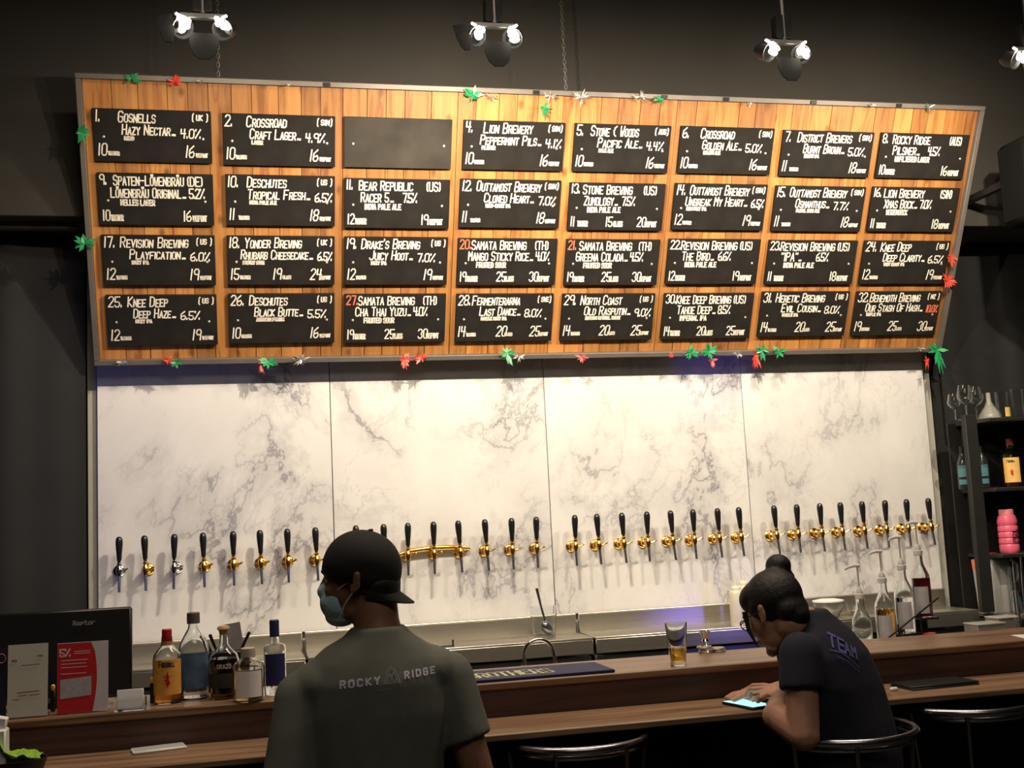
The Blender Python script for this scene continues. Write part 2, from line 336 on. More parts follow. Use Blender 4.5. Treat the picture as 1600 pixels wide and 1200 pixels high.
# ---------------------------------------------------------------- menu board
M_SCREW = mat('pale_screw', (0.62, 0.60, 0.55), 0.35, 0.4)
TH = 0.46014; BX, BYY, BZ, BW, BH = 0.0327, -0.15, 1.4446, 4.779, 1.395
brd = thing('menu_board', 'long orange pine plank board in a grey frame leaning out above the marble wall', 'board', (BX, BYY, BZ), (TH, 0, 0))
x = 0.0; widths = []
while x < BW - 0.06:
    wd = random.choice([0.095, 0.12, 0.13, 0.135, 0.11]); wd = min(wd, BW - x); widths.append((x, wd)); x += wd
for (x, wd) in widths:
    q = random.uniform(0, 0.0025)
    obj('plank', MB().box((x + wd / 2, 0.012 - q, BH / 2), (wd - 0.0022, 0.02, BH), 0.0012), M_PINE, brd)
obj('backing', MB().box((BW / 2, 0.03, BH / 2), (BW, 0.012, BH)), M_BLACK, brd)
FWD = 0.026
for nm, c, d in (('frame_rail', (BW / 2, 0.006, BH + FWD / 2), (BW + 2 * FWD, 0.062, FWD)), ('frame_rail', (BW / 2, 0.006, -FWD / 2), (BW + 2 * FWD, 0.062, FWD)),
                 ('frame_rail', (-FWD / 2, 0.006, BH / 2), (FWD, 0.062, BH)), ('frame_rail', (BW + FWD / 2, 0.006, BH / 2), (FWD, 0.062, BH))):
    obj(nm, MB().box(c, d, 0.002), M_FRAME, brd)
for px, py in ((510, 133), (836, 150), (1035, 156), (1131, 157), (1267, 162), (1400, 167)):
    X = at(px, py, -0.77).x - BX
    obj('clip', MB().box((X, -0.0275, BH + FWD / 2), (0.034, 0.008, 0.019), 0.001), M_BLACK, brd)

T = {  # number: (name, country, beer, abv, style, prices, hand)   hand 0 = slanted small caps, 1 = upright, tidy
1: ('Gosnells', 'UK', 'Hazy Nectar', '4.0%', 'MEAD', ('10', '', '16'), 0), 2: ('Crossroad', 'SIN', 'Craft Lager', '4.9%', 'LAGER', ('10', '', '16'), 0), 3: None,
4: ('Lion Brewery', 'SIN', 'Peppermint Pils', '4.1%', 'PILSNER', ('10', '', '16'), 0), 5: ('Stone & Woods', 'AUS', 'Pacific Ale', '4.4%', 'PALE ALE', ('10', '', '16'), 0),
6: ('Crossroad', 'SIN', 'Golden Ale', '5.0%', 'GOLDEN ALE', ('10', '', '16'), 0), 7: ('District Brewers', 'SIN', 'Burnt Brown', '5.0%', 'BROWN IPA', ('11', '', '18'), 0),
8: ('Rocky Ridge', 'AUS', 'Pilsner', '4.5%', 'UNFILTERED LAGER', ('10', '', '16'), 1), 9: ('Spaten-Löwenbräu', 'DE', 'Löwenbräu Original', '5.2%', 'HELLES LAGER', ('10', '', '16'), 1),
10: ('Deschutes', 'US', 'Tropical Fresh', '6.5%', 'INDIA PALE ALE', ('11', '', '18'), 0), 11: ('Bear Republic', 'US', 'Racer 5', '7.5%', 'INDIA PALE ALE', ('12', '', '19'), 1),
12: ('Outtamost Brewery', 'SIN', 'Cloned Heart', '7.0%', 'WEST-COAST IPA', ('11', '', '18'), 0), 13: ('Stone Brewing', 'US', 'Zumology', '7.5%', 'INDIA PALE ALE', ('11', '15', '20'), 1),
14: ('Outtamost Brewery', 'SIN', 'Unbreak My Heart', '6.5%', 'DDH HAZY IPA', ('12', '', '19'), 0), 15: ('Outtamost Brewery', 'SIN', 'Osmanthus', '7.7%', 'FLORAL SOUR ALE', ('11', '', '18'), 0),
16: ('Lion Brewery', 'SIN', 'Xmas Bock', '7.0%', 'WEIZENBOCK', ('11', '', '18'), 1), 17: ('Revision Brewing', 'US', 'Playfication', '6.0%', 'HAZY IPA', ('12', '', '19'), 0),
18: ('Yonder Brewing', 'UK', 'Rhubarb Cheesecake', '6.5%', 'PASTRY SOUR', ('15', '19', '24'), 0), 19: ("Drake's Brewing", 'US', 'Juicy Hoot', '7.0%', 'HAZY IPA', ('12', '', '19'), 0),
20: ('Samata Brewing', 'TH', 'Mango Sticky Rice', '4.0%', 'FRUITED SOUR', ('19', '25', '30'), 1), 21: ('Samata Brewing', 'TH', 'Greena Colada', '4.5%', 'FRUITED SOUR', ('19', '25', '30'), 1),
22: ('Revision Brewing', 'US', 'The Bird', '6.6%', 'INDIA PALE ALE', ('12', '', '19'), 1), 23: ('Revision Brewing', 'US', '"IPA"', '6.5%', 'INDIA PALE ALE', ('11', '', '18'), 1),
24: ('Knee Deep', 'US', 'Deep Clarity', '6.5%', 'WEST COAST IPA', ('12', '', '19'), 0), 25: ('Knee Deep', 'US', 'Deep Haze', '6.5%', 'HAZY IPA', ('12', '', '19'), 0),
26: ('Deschutes', 'US', 'Black Butte', '5.5%', 'AMERICAN PORTER', ('10', '', '16'), 0), 27: ('Samata Brewing', 'TH', 'Cha Thai Yuzu', '4.0%', 'FRUITED SOUR', ('19', '25', '30'), 1),
28: ('Fermenterarna', 'SWE', 'Last Dance', '8.0%', 'DOUBLE HAZY IPA', ('14', '20', '25'), 0), 29: ('North Coast', 'US', 'Old Rasputin', '9.0%', 'RUSSIAN IMPERIAL STOUT', ('14', '20', '25'), 0),
30: ('Knee Deep Brewing', 'US', 'Tahoe Deep', '8.5%', 'IMPERIAL IPA', ('14', '20', '25'), 1), 31: ('Heretic Brewing', 'US', 'Evil Cousin', '8.0%', 'DOUBLE IPA', ('14', '20', '25'), 0),
32: ('Behemoth Brewing', 'NZ', 'Our Stash Of Hash', '10.0%', 'TRIPLE IPA', ('19', '25', '30'), 0)}
X0 = [0.045, 0.643, 1.232, 1.831, 2.420, 3.006, 3.599, 4.190]; X1 = [0.587, 1.185, 1.776, 2.371, 2.955, 3.549, 4.146, 4.742]
Z0 = [1.008, 0.700, 0.394, 0.080]; Z1 = [1.258, 0.954, 0.648, 0.346]
ORD = ['leftmost', 'second from left', 'third from left', 'fourth from left', 'fifth from left', 'sixth from left', 'second from right', 'rightmost']
ROW = ['top', 'second', 'third', 'bottom']
BM = Matrix.LocRotScale(Vector((BX, BYY, BZ)), Euler((TH, 0, 0)), None)
for n in range(1, 33):
    r, c = (n - 1) // 8, (n - 1) % 8
    xa, xb, za, zb = X0[c], X1[c], Z0[r], Z1[r]
    xa += random.uniform(-0.004, 0.004); dzj = random.uniform(-0.004, 0.004); za += dzj; zb += dzj
    wd, hg = xb - xa, zb - za; d = T[n]
    loc = BM @ Vector((xa, -0.002, za))
    if d:
        lab = 'chalkboard panel %d listing %s, %s in the %s row' % (n, d[4].lower(), ORD[c], ROW[r])
    else: lab = 'blank smudged chalkboard panel without writing, third in the top row'
    t = thing('chalkboard_sign', lab, 'chalkboard', loc, (TH + random.uniform(-0.006, 0.002), 0, 0), 'chalkboard beer signs on the pine board')
    obj('panel', MB().box((wd / 2, -0.011, hg / 2), (wd, 0.016, hg), 0.0015), M_CHALK if d else M_CHALKS, t)
    for sx in (0.045, wd - 0.04): obj('screw', MB().lathe([(0.0062, 0), (0.0062, 0.003), (0.003, 0.005)], (sx, -0.019, hg * 0.47), 10, Matrix.Rotation(pi / 2, 3, 'X')), M_SCREW, t)
    if not d: continue
    name, ctry, beer, abv, style, pr, hand = d; W = MB(); Rd = MB(); y = -0.0198
    sh = 0.10 if hand == 0 else 0.03; hw = 0.0032
    num = MB(); bh = 0.052 if hand == 0 else 0.047
    numt = Rd if n in (20, 21, 27) else W
    nx = 0.012
    text(numt, str(n) + '.', nx, hg - 0.008 - bh, bh, hw, wf=0.42, sp=0.16, shear=sh, y=y)
    if hand == 0:
        nw = min(0.0218 * len(name), wd - 0.105 - 0.11); xs = 0.105 if n > 9 or len(name) > 11 else 0.115
        if len(name) > 12: xs = 0.088; nw = min(wd - xs - 0.10, 0.0205 * len(name))
        text(W, name, xs, hg - 0.060, 0.050, hw, shear=sh, y=y, width=nw, jit=0.03)
        text(W, '(', wd - 0.088, hg - 0.050, 0.038, hw * 0.9, y=y); text(W, ctry, wd - 0.069, hg - 0.043, 0.024, hw * 0.95, y=y, width=0.012 * len(ctry) + 0.008); text(W, ')', wd - 0.022, hg - 0.050, 0.038, hw * 0.9, y=y)
        bw = min(0.0205 * len(beer), wd - 0.235); xs2 = max(0.085, min(0.13, wd - 0.145 - bw))
        if len(beer) > 15: xs2 = 0.068; bw = wd - 0.20
        text(W, beer, xs2, hg - 0.119, 0.046, hw, shear=sh, y=y, width=bw, jit=0.02)
        text(W, '...', xs2 + bw + 0.006, hg - 0.119, 0.03, hw, y=y, wf=0.5)
        ax = xs2 + bw + 0.045
        text(Rd if n == 32 else W, abv, ax, hg - 0.129 if len(beer) < 16 else hg - 0.125, 0.042, hw, shear=sh, y=y, width=min(0.098, wd - ax - 0.012), wf=0.45)
        text(W, style, xs2 + 0.01, hg - 0.145, 0.016, 0.0031, y=y, width=0.0088 * len(style) + 0.01, jit=0.05, shear=0.0)
        ph = 0.055
        text(W, pr[0], 0.016, 0.030, ph, hw, shear=sh, y=y); text(W, 'TASTER', 0.062, 0.032, 0.015, 0.0031, y=y, width=0.052, jit=0.05, shear=0)
        if pr[1]: text(W, pr[1], wd * 0.42, 0.030, ph, hw, shear=sh + 0.05, y=y); text(W, 'GLASS', wd * 0.42 + 0.05, 0.032, 0.015, 0.0031, y=y, width=0.042, jit=0.05, shear=0)
        text(W, pr[2], wd - 0.125, 0.028, ph, hw, shear=sh + 0.05, y=y); text(W, 'USPINT', wd - 0.074, 0.030, 0.016, 0.0031, y=y, width=0.055, jit=0.05, shear=0)
    else:
        nw = min(0.0215 * len(name), wd - 0.085 - 0.125)
        text(W, name, 0.075, hg - 0.058, 0.046, hw, shear=sh, y=y, width=nw, sc=0.86)
        text(W, '(' + ctry + ')', wd - 0.12, hg - 0.058, 0.044, hw, y=y, width=0.075, shear=0)
        bw = min(0.021 * len(beer), wd - 0.21); xs2 = 0.06 if len(beer) > 12 else 0.085
        text(W, beer, xs2, hg - 0.118, 0.046, hw, shear=sh, y=y, width=bw, sc=0.84)
        text(W, '...', xs2 + bw + 0.005, hg - 0.118, 0.03, hw * 0.9, y=y, wf=0.5)
        ax = max(xs2 + bw + 0.035, wd * 0.55) if len(beer) < 9 else xs2 + bw + 0.035
        text(W, abv, ax, hg - 0.118, 0.046, hw, shear=sh, y=y, width=0.075, sp=0.1)
        text(W, style, 0.105, hg - 0.156, 0.026, 0.0033, y=y, width=0.0135 * len(style), shear=0.0)
        ph = 0.05
        text(W, pr[0], 0.018, 0.022, ph, hw, shear=sh, y=y, wf=0.36); text(W, 'TASTER', 0.056, 0.022, 0.026, 0.0032, y=y, width=0.058, shear=0)
        if pr[1]: text(W, pr[1], wd * 0.40, 0.022, ph, hw, shear=sh, y=y); text(W, 'GLASS', wd * 0.40 + 0.044, 0.022, 0.026, 0.0032, y=y, width=0.052, shear=0)
        text(W, pr[2], wd - 0.145, 0.022, ph, hw, shear=sh, y=y); text(W, 'USPINT', wd - 0.10, 0.022, 0.026, 0.0032, y=y, width=0.068, shear=0)
    obj('lettering', W, M_PAINT, t, smooth=False, kind='stuff')
    if Rd.v: obj('red_lettering', Rd, M_RED, t, smooth=False, label='orange red painted digits', kind='stuff')

# tinsel sprigs around the frame
M_TG = mat('green_tinsel', (0.02, 0.28, 0.10), 0.35, var=0.3, scale=60); M_TR = mat('red_tinsel', (0.70, 0.06, 0.04), 0.35, var=0.2, scale=60)
M_TS = mat('silver_tinsel', (0.5, 0.5, 0.44), 0.3, 0.6, var=0.2, scale=60)
def sprig(px, py, m, size, cname, where, hang=0.0, n=20, squash=0.55, Y=None, leaf=1.0):
    size *= 1.35; hang *= 1.3
    if m is M_TS: size *= 0.8; n = 26; leaf = 0.35
    P = Vector(at(px, py, Y if Y is not None else (-0.80 if py < 230 else -0.16)))
    if Y is None:
        # put it just proud of the board plane
        nrm = Vector((0, cos(TH), sin(TH))); d = ray(px, py); k = ((BM @ Vector((0, -0.045, 0))) - CAMP).dot(nrm) / d.dot(nrm); P = CAMP + d * k
    mb = MB()
    for k in range(n):
        a = random.uniform(0, 2 * pi); L_ = size * random.uniform(0.5, 1.0); wdt = L_ * random.uniform(0.10, 0.24) * leaf
        d = Vector((cos(a), random.uniform(-0.5, 0.25), sin(a) * squash)).normalized()
        if hang and k < n // 3: d = Vector((random.uniform(-0.4, 0.4), random.uniform(-0.3, 0), -1)).normalized(); L_ = hang * random.uniform(0.6, 1)
        s_ = d.cross(Vector((random.uniform(-.3, .3), 1, random.uniform(-.3, .3)))).normalized() * wdt; q = d.cross(s_).normalized() * 0.0012
        mb.add([-q, d * L_ * 0.5 + s_ - q, d * L_ - q, d * L_ * 0.5 - s_ - q, q, d * L_ * 0.5 + s_ + q, d * L_ + q, d * L_ * 0.5 - s_ + q],
               [(0, 1, 2, 3), (7, 6, 5, 4), (0, 4, 5, 1), (1, 5, 6, 2), (2, 6, 7, 3), (3, 7, 4, 0)])
    o = obj('tinsel_sprig', mb, m, smooth=False); o.location = P
    tag(o, '%s sprig %s' % (cname, where), 'decoration', 'tinsel bits around the board frame'); return o
for a in ((127, 207, M_TG, .035, 'small green', 'on the left frame edge beside panel 1', .05), (132, 381, M_TG, .05, 'large green', 'on the left frame edge beside panel 17', 0), (206, 122, M_TG, .035, 'dark green', 'on the top frame above panel 1', 0),
          (272, 127, M_TR, .03, 'red', 'on the top frame above the gap between panels 1 and 2', 0), (312, 126, M_TS, .02, 'tiny silver', 'on the top frame above panel 1, near its right end', 0), (452, 133, M_TS, .016, 'tiny pale', 'on the top frame above panel 2', 0),
          (740, 148, M_TG, .045, 'bright green', 'on the top frame above panel 4, next to a pale curl', 0), (768, 150, M_TS, .04, 'pale curly', 'on the top frame, right beside the bright green sprig above panel 4', 0), (851, 168, M_TG, .03, 'green', 'hanging over the planks above the right end of panel 4', .05),
          (860, 150, M_TS, .04, 'silver', 'on the top frame at the foot of the hanging chain', 0), (908, 152, M_TS, .05, 'wide silver', 'on the top frame above panel 5', 0), (1000, 151, M_TS, .04, 'spiky silver', 'standing up on the top frame above the right end of panel 5', 0),
          (1030, 155, M_TG, .025, 'small green', 'on the top frame between panels 5 and 6', 0), (1172, 163, M_TS, .02, 'tiny white', 'on the top frame above the gap after panel 6', 0), (1363, 165, M_TS, .02, 'small white', 'on the top frame above panel 8', 0), (1452, 168, M_TS, .03, 'pale', 'near the right end of the top frame', 0),
          (1487, 402, M_TR, .03, 'red', 'on the right frame edge beside panel 24', .05), (1482, 438, M_TR, .045, 'spiky red', 'on the right frame edge just below panel 24', .04), (1464, 547, M_TG, .05, 'dark green', 'at the lower right corner of the frame', .12),
          (190, 565, M_TS, .03, 'greyish', 'at the left end of the bottom frame', 0), (262, 563, M_TR, .025, 'dull red', 'on the bottom frame below panel 25', 0), (275, 567, M_TG, .028, 'dull green', 'on the bottom frame below panel 25, right of the dull red one', 0), (407, 568, M_TR, .018, 'thin red', 'hanging from the bottom frame below panel 26', .06),
          (419, 565, M_TG, .045, 'broad green', 'on the bottom frame below panel 26', 0), (470, 562, M_TS, .05, 'silver', 'on the bottom frame below panels 26 and 27', .02), (632, 562, M_TR, .035, 'bright red', 'hanging from the bottom frame below panel 27', .05), (657, 558, M_TR, .035, 'flat red', 'on the bottom frame below panel 27, right of the hanging red one', 0),
          (793, 552, M_TG, .038, 'trailing green', 'on the bottom frame below panel 28', .06), (812, 557, M_TS, .04, 'silver', 'on the bottom frame right of the green sprig below panel 28', 0), (909, 558, M_TR, .032, 'pinkish red', 'on the bottom frame below panel 29', .03), (1048, 555, M_TR, .016, 'tiny red', 'on the bottom frame below panel 30', 0),
          (1080, 552, M_TG, .04, 'flat dark green', 'on the bottom frame below panel 30', 0), (1108, 549, M_TG, .05, 'large bright green', 'on the bottom frame below panel 30', 0), (1113, 562, M_TR, .025, 'thin red', 'hanging under the large bright green sprig', .04), (1153, 554, M_TS, .03, 'tan', 'on the bottom frame below the gap after panel 30', 0),
          (1180, 555, M_TR, .03, 'long red', 'hanging from the bottom frame below the left end of panel 31', .07), (1191, 547, M_TG, .04, 'upright green', 'on the bottom frame below panel 31', .06), (1217, 550, M_TG, .04, 'flat green', 'on the bottom frame below the right half of panel 31', 0), (1448, 562, M_TR, .02, 'dark pink', 'hanging near the right end of the bottom frame', .05), (1438, 544, M_TS, .035, 'olive grey', 'on the bottom frame below panel 32', 0)):
    sprig(a[0], a[1], a[2], a[3], a[4], a[5], a[6])

# chains holding the board
for (px, py, lab) in ((885, 128, 'thin wrapped chain hanging down to the board between panels 4 and 5'), (341, 118, 'thin dark chain hanging down to the board above panel 2')):
    P = BM @ Vector((at(px, py, -0.77).x - BX, 0.03, BH + 0.03))
    t = thing('hanging_chain', lab, 'chain', P, (0, 0, 0), 'board hanging chains')
    for k in range(40):
        ro = Matrix.Rotation(pi / 2 * (k % 2), 3, 'Z')
        pts = [ro @ Vector((0.007 * cos(a), 0, 0.015 * sin(a))) + Vector((0, 0, 0.012 + 0.0225 * k)) for a in [2 * pi * i / 8 for i in range(8)]]
        obj('link', MB().tube(pts, 0.0022, 4, closed=True), M_FRAME, t)

# ---------------------------------------------------------------- spotlights
M_GLOW = mat('glowing_reflector', (1, 0.95, 0.85), 0.3, emit=(1.0, 0.90, 0.70), estr=22.0)
M_FLAP = mat('soot_black_metal', (0.004, 0.004, 0.004), 0.8, spec=0.1)
M_GLOWS = mat('lit_metal_edge', (0.75, 0.70, 0.6), 0.3, 0.7)
def leaf_flap(w_, h_, th=0.004):
    pts = [(-w_ / 2, 0), (w_ / 2, 0), (w_ / 2 * 0.98, -h_ * 0.45), (w_ / 2 * 0.75, -h_ * 0.8), (w_ / 2 * 0.35, -h_), (-w_ / 2 * 0.35, -h_), (-w_ / 2 * 0.75, -h_ * 0.8), (-w_ / 2 * 0.98, -h_ * 0.45)]
    return pts
LL = ['twin black spotlight at the far left of the ceiling, above panels 1 and 2', 'second twin black spotlight from the left, with a leaf-shaped side flap', 'third twin spotlight from the left, without a side flap', 'twin spotlight cut by the right edge of the photo']
for i, (x, z) in enumerate(CLUSTERS):
    t = thing('spotlight', LL[i], 'spotlight', (x, LY, z), (0, 0, 0), 'ceiling spotlights')
    obj('pole', MB().lathe([(0.011, 0.06), (0.011, 3.6 - z)], n=10), M_BLACK, t)
    obj('yoke', MB().box((0, 0, 0.05), (0.17, 0.022, 0.022), 0.003), M_BLACK, t)
    obj('ballast', MB().box((0, 0.02, 0.12), (0.07, 0.06, 0.11), 0.006), M_FLAP, t)
    for s in (-1, 1):
        ro = (Matrix.Rotation(s * radians(-28), 3, 'Z') @ Matrix.Rotation(radians(118), 3, 'X'))
        # head: short can, open towards the wall; its glass lens glows
        hd = obj('lamp_head', MB().lathe([(0.012, -0.075), (0.026, -0.07), (0.036, -0.05), (0.036, -0.02), (0.042, 0.0), (0.038, 0.0), (0.032, -0.015)], (s * 0.072, 0.0, 0.0), 18, ro, cap=False), M_BLACK, t)
        gl = MB()
        for k in range(7):
            a = random.uniform(0, 2 * pi); rr = random.uniform(0.006, 0.022)
            gl.ball((s * (0.070 - rr * 0.9 * cos(a)), -0.035 + random.uniform(-.01, .01), 0.000 + rr * 0.9 * sin(a) + 0.4 * rr * cos(a)), (random.uniform(0.012, 0.022), 0.010, random.uniform(0.009, 0.015)), Matrix.Rotation(random.uniform(0, pi), 3, 'Y'), 8, 6)
        obj('reflector', gl, M_GLOW, t, label='glowing faceted reflector')
        g2 = MB().box((s * 0.085 - 0.004, -0.02, 0.044), (0.022, 0.008, 0.009), 0.002, Matrix.Rotation(-s * 0.5, 3, 'Y'))
        obj('lit_clip', g2, M_GLOW, t, label='small glowing gap')
    obj('flap', MB().prism([(p[0], p[1]) for p in leaf_flap(0.11, 0.115)], 0.004, (0.005, -0.01, -0.020), Matrix.Rotation(radians(-12), 3, 'X')), M_FLAP, t)
    if i < 2: obj('flap', MB().prism([(p[0] * 1.0, p[1]) for p in leaf_flap(0.062, 0.12)], 0.004, (-0.142, -0.01, 0.045), Matrix.Rotation(radians(-12), 3, 'X') @ Matrix.Rotation(radians(-10), 3, 'Y')), M_FLAP, t)

# ---------------------------------------------------------------- taps
TZ = 0.5435
def tap_proto(silver):
    mm = M_CHROME if silver else M_BRASS
    t = thing('beer_tap', '', 'beer tap', (0, -0.0105, 0.37))
    RX = Matrix.Rotation(pi / 2, 3, 'X')
    obj('flange', MB().lathe([(0.031, 0), (0.031, 0.006), (0.025, 0.012), (0.019, 0.013)], n=20, rot=RX), mm, t)
    obj('shank', MB().lathe([(0.019, 0.010), (0.019, 0.035), (0.023, 0.038), (0.023, 0.052), (0.016, 0.058), (0.015, 0.085)], n=18, rot=RX), mm, t)
    b = MB().lathe([(0.0, -0.028), (0.010, -0.026), (0.014, -0.012), (0.016, 0.0), (0.015, 0.012), (0.010, 0.020), (0.0085, 0.028), (0.013, 0.031), (0.013, 0.037), (0.009, 0.041), (0.009, 0.052)], (0, -0.092, 0), 16)
    obj('tap_body', b, mm, t)
    obj('spout', MB().tube([(0, -0.094, -0.02), (0, -0.099, -0.05), (0, -0.106, -0.105)], [0.0078, 0.0072, 0.0068], 12), M_STEELT, t)
    obj('flow_lever', MB().tube([(0.010, -0.094, -0.001), (0.026, -0.100, 0.002), (0.040, -0.103, 0.010)], [0.0045, 0.0038, 0.0055], 8).ball((0.041, -0.103, 0.011), 0.0068, nu=10, nv=6), mm, t)
    hp = [(0.0, 0.050), (0.009, 0.051), (0.0115, 0.056), (0.0125, 0.075), (0.0155, 0.105), (0.0178, 0.135), (0.0178, 0.152), (0.0150, 0.165), (0.0085, 0.1725), (0.0, 0.1738)]
    obj('tap_handle', MB().lathe(hp, (0, -0.092, 0), 18), M_HANDLE, t)
    return t
proto = tap_proto(False); proto_s = tap_proto(True)
PN = ['leftmost', 'second', 'third', 'rightmost']; NTH = ['first', 'second', 'third', 'fourth', 'fifth', 'sixth', 'seventh', 'eighth']
used = set()
for g in range(4):
    for i in range(8):
        sil = (g == 0 and i in (0, 2)); pt = proto_s if sil else proto
        if pt.name in used: o = copy_tree(pt)
        else: o = pt; used.add(pt.name)
        o.location = (1.2 * g + 0.6 + (i - 3.5) * 0.1411 + random.uniform(-.002, .002), -0.0105, TZ - 0.1738)
        tilt = random.uniform(-0.04, 0.03)
        o.rotation_euler = (0, tilt, random.uniform(-0.10, 0.10))
        tag(o, '%s beer tap with black handle, %s from left on the %s marble panel' % ('silver' if sil else 'brass', NTH[i], PN[g]), 'beer tap', 'beer taps on the marble wall')
# brass pipe running behind taps of second panel
o = obj('brass_pipe', MB().tube([(1.46, -0.036, 0.355), (1.52, -0.038, 0.368), (1.60, -0.04, 0.392), (1.72, -0.04, 0.402), (1.84, -0.04, 0.400), (1.93, -0.038, 0.392)], [0.010, 0.013, 0.015, 0.015, 0.014, 0.010], 12), M_BRASS)
tag(o, 'horizontal brass pipe between the taps just right of the man\'s cap', 'pipe')

# ---------------------------------------------------------------- back counter (steel)
CX0, CX1 = -0.02, 4.80
segs = [(CX0, 1.02), (1.03, 2.51), (2.52, CX1)]
labs = ['stainless steel back counter section behind the spirit bottles', 'stainless steel back counter section behind the arched faucet', 'stainless steel back counter section behind the beer glass and the woman']
for (a, b_), lab in zip(segs, labs):
    m_ = (a + b_) / 2; L_ = b_ - a
    t = thing('steel_counter', lab, 'counter', (m_, 0, FL), group='steel back counter sections')
    def B(nm, c, d, m=M_STEEL, bv=0.004): return obj(nm, MB().box((c[0], c[1], c[2] - FL), d, bv), m, t)
    B('backsplash', (0, -0.022, -0.055), (L_ - 0.004, 0.024, 0.105))
    obj('rolled_edge', MB().tube([(-L_ / 2 + 0.003, -0.026, -0.004 - FL), (L_ / 2 - 0.003, -0.026, -0.004 - FL)], 0.009, 10), M_STEEL, t)
    B('worktop', (0, -0.185, -0.108), (L_ - 0.004, 0.33, 0.016), bv=0.004)
    B('apron', (0, -0.345, -0.148), (L_ - 0.004, 0.014, 0.075))
    B('carcass', (0, -0.16, (-0.20 + FL) / 2), (L_ - 0.01, 0.30, -0.20 - FL), M_STEELD)
    nd_ = max(2, round(L_ / 0.7))
    for k in range(nd_):
        xd = -L_ / 2 + L_ * (k + 0.5) / nd_
        B('cabinet_door', (xd, -0.318, (-0.225 + FL) / 2), (L_ / nd_ - 0.012, 0.014, -0.245 - FL), M_STEEL)

# right-hand cabinet and shelf unit
M_SHELF = mat('black_shelf_paint', (0.014, 0.014, 0.0135), 0.6, var=0.15)
t = thing('base_cabinet', 'dark grey base cabinet at the right end of the marble wall, under the shelves', 'cabinet', (5.62, -0.3, FL))
obj('body', MB().box((0, 0, 0.445), (1.46, 0.42, 0.89), 0.005), mat('slate_laminate', (0.045, 0.050, 0.048), 0.5), t)
obj('worktop', MB().box((0, -0.01, 0.905), (1.48, 0.46, 0.03), 0.004), mat('grey_laminate', (0.11, 0.105, 0.09), 0.4), t)
t = thing('shelf_unit', 'black open shelf unit right of the marble wall holding glasses and bottles', 'shelf', (4.9, -0.3, FL + 0.92))
SHZ = [at(1560, 655, -0.35).z, at(1560, 762, -0.35).z, at(1560, 864, -0.35).z]
zb = FL + 0.92
PX = at(1531, 800, -0.5).x
obj('post', MB().box((PX - 4.9, -0.18, (1.02 - zb) / 2), (0.075, 0.04, 0.98 - zb), 0.003), M_SHELF, t)
obj('post', MB().box((0.03, 0.10, (0.98 - zb) / 2), (0.05, 0.04, 0.98 - zb), 0.003), M_SHELF, t)
obj('post', MB().box((1.30, -0.10, (0.98 - zb) / 2), (0.05, 0.05, 0.98 - zb), 0.003), M_SHELF, t)
for z in SHZ: obj('shelf_board', MB().box((0.64, -0.03, z - zb - 0.012), (1.32, 0.33, 0.022), 0.003), M_SHELF, t)
obj('back_panel', MB().box((0.62, 0.155, (0.98 - zb) / 2), (1.36, 0.012, 0.98 - zb)), M_SHELF, t)

# curtains
def curtain(xa, xb, ytop, z0, z1, lab, folds, amp, seedk):
    mb = MB(); n = int((xb - xa) / 0.02); rnd = random.Random(seedk); ph = [rnd.uniform(0, 6) for _ in range(4)]
    P = []
    for i in range(n + 1):
        x = xa + (xb - xa) * i / n; P.append((x, ytop + amp * (sin(folds * x + ph[0]) + 0.5 * sin(folds * 2.3 * x + ph[1]) + 0.3 * sin(folds * 4.1 * x + ph[2])) / 1.8))
    vs = []; fs = []; k = n + 1
    for z in (z1, (z0 + z1) / 2, z0):
        s_ = 1.0 if z < z1 else 0.6
        vs += [(x, ytop + (y - ytop) * s_, z) for x, y in P]
    vs += [(x, y + 0.006, z) for (x, y, z) in vs]
    for j in range(2):
        for i in range(n): fs.append((j * k + i, j * k + i + 1, (j + 1) * k + i + 1, (j + 1) * k + i)); fs.append((3 * k + j * k + i + 1, 3 * k + j * k + i, 3 * k + (j + 1) * k + i, 3 * k + (j + 1) * k + i + 1))
    o = obj('curtain', mb.add(vs, fs), M_CURT); return tag(o, lab, 'curtain', 'black curtains beside the board')
curtain(-2.6, -0.045, -0.12, FL + 0.02, 2.10, 'black curtain hanging at the left of the marble wall', 5.5, 0.045, 3)
curtain(4.93, 7.2, -0.02, 0.9, 2.10, 'black curtain hanging at the right above the shelves', 7.0, 0.03, 5)
obj_ = obj('curtain_rail', MB().tube([(-2.7, -0.30, 2.09), (-0.05, -0.30, 2.09)], 0.016, 10), M_BLACK); tag(obj_, 'dark horizontal rail on the upper wall at the left of the board', 'rail')

# loudspeaker at right edge
P = at(1606, 285, -1.0)
t = thing('loudspeaker', 'black loudspeaker mounted high at the right edge of the photo', 'loudspeaker', P)
obj('cabinet', MB().box((0, 0, 0), (0.19, 0.26, 0.46), 0.03), M_FLAP, t); obj('grille', MB().box((0, -0.133, 0), (0.17, 0.01, 0.42), 0.004), M_SHELF, t)
obj('bracket', MB().box((0, 0.32, 0.05), (0.04, 0.54, 0.04), 0.004), M_BLACK, t)

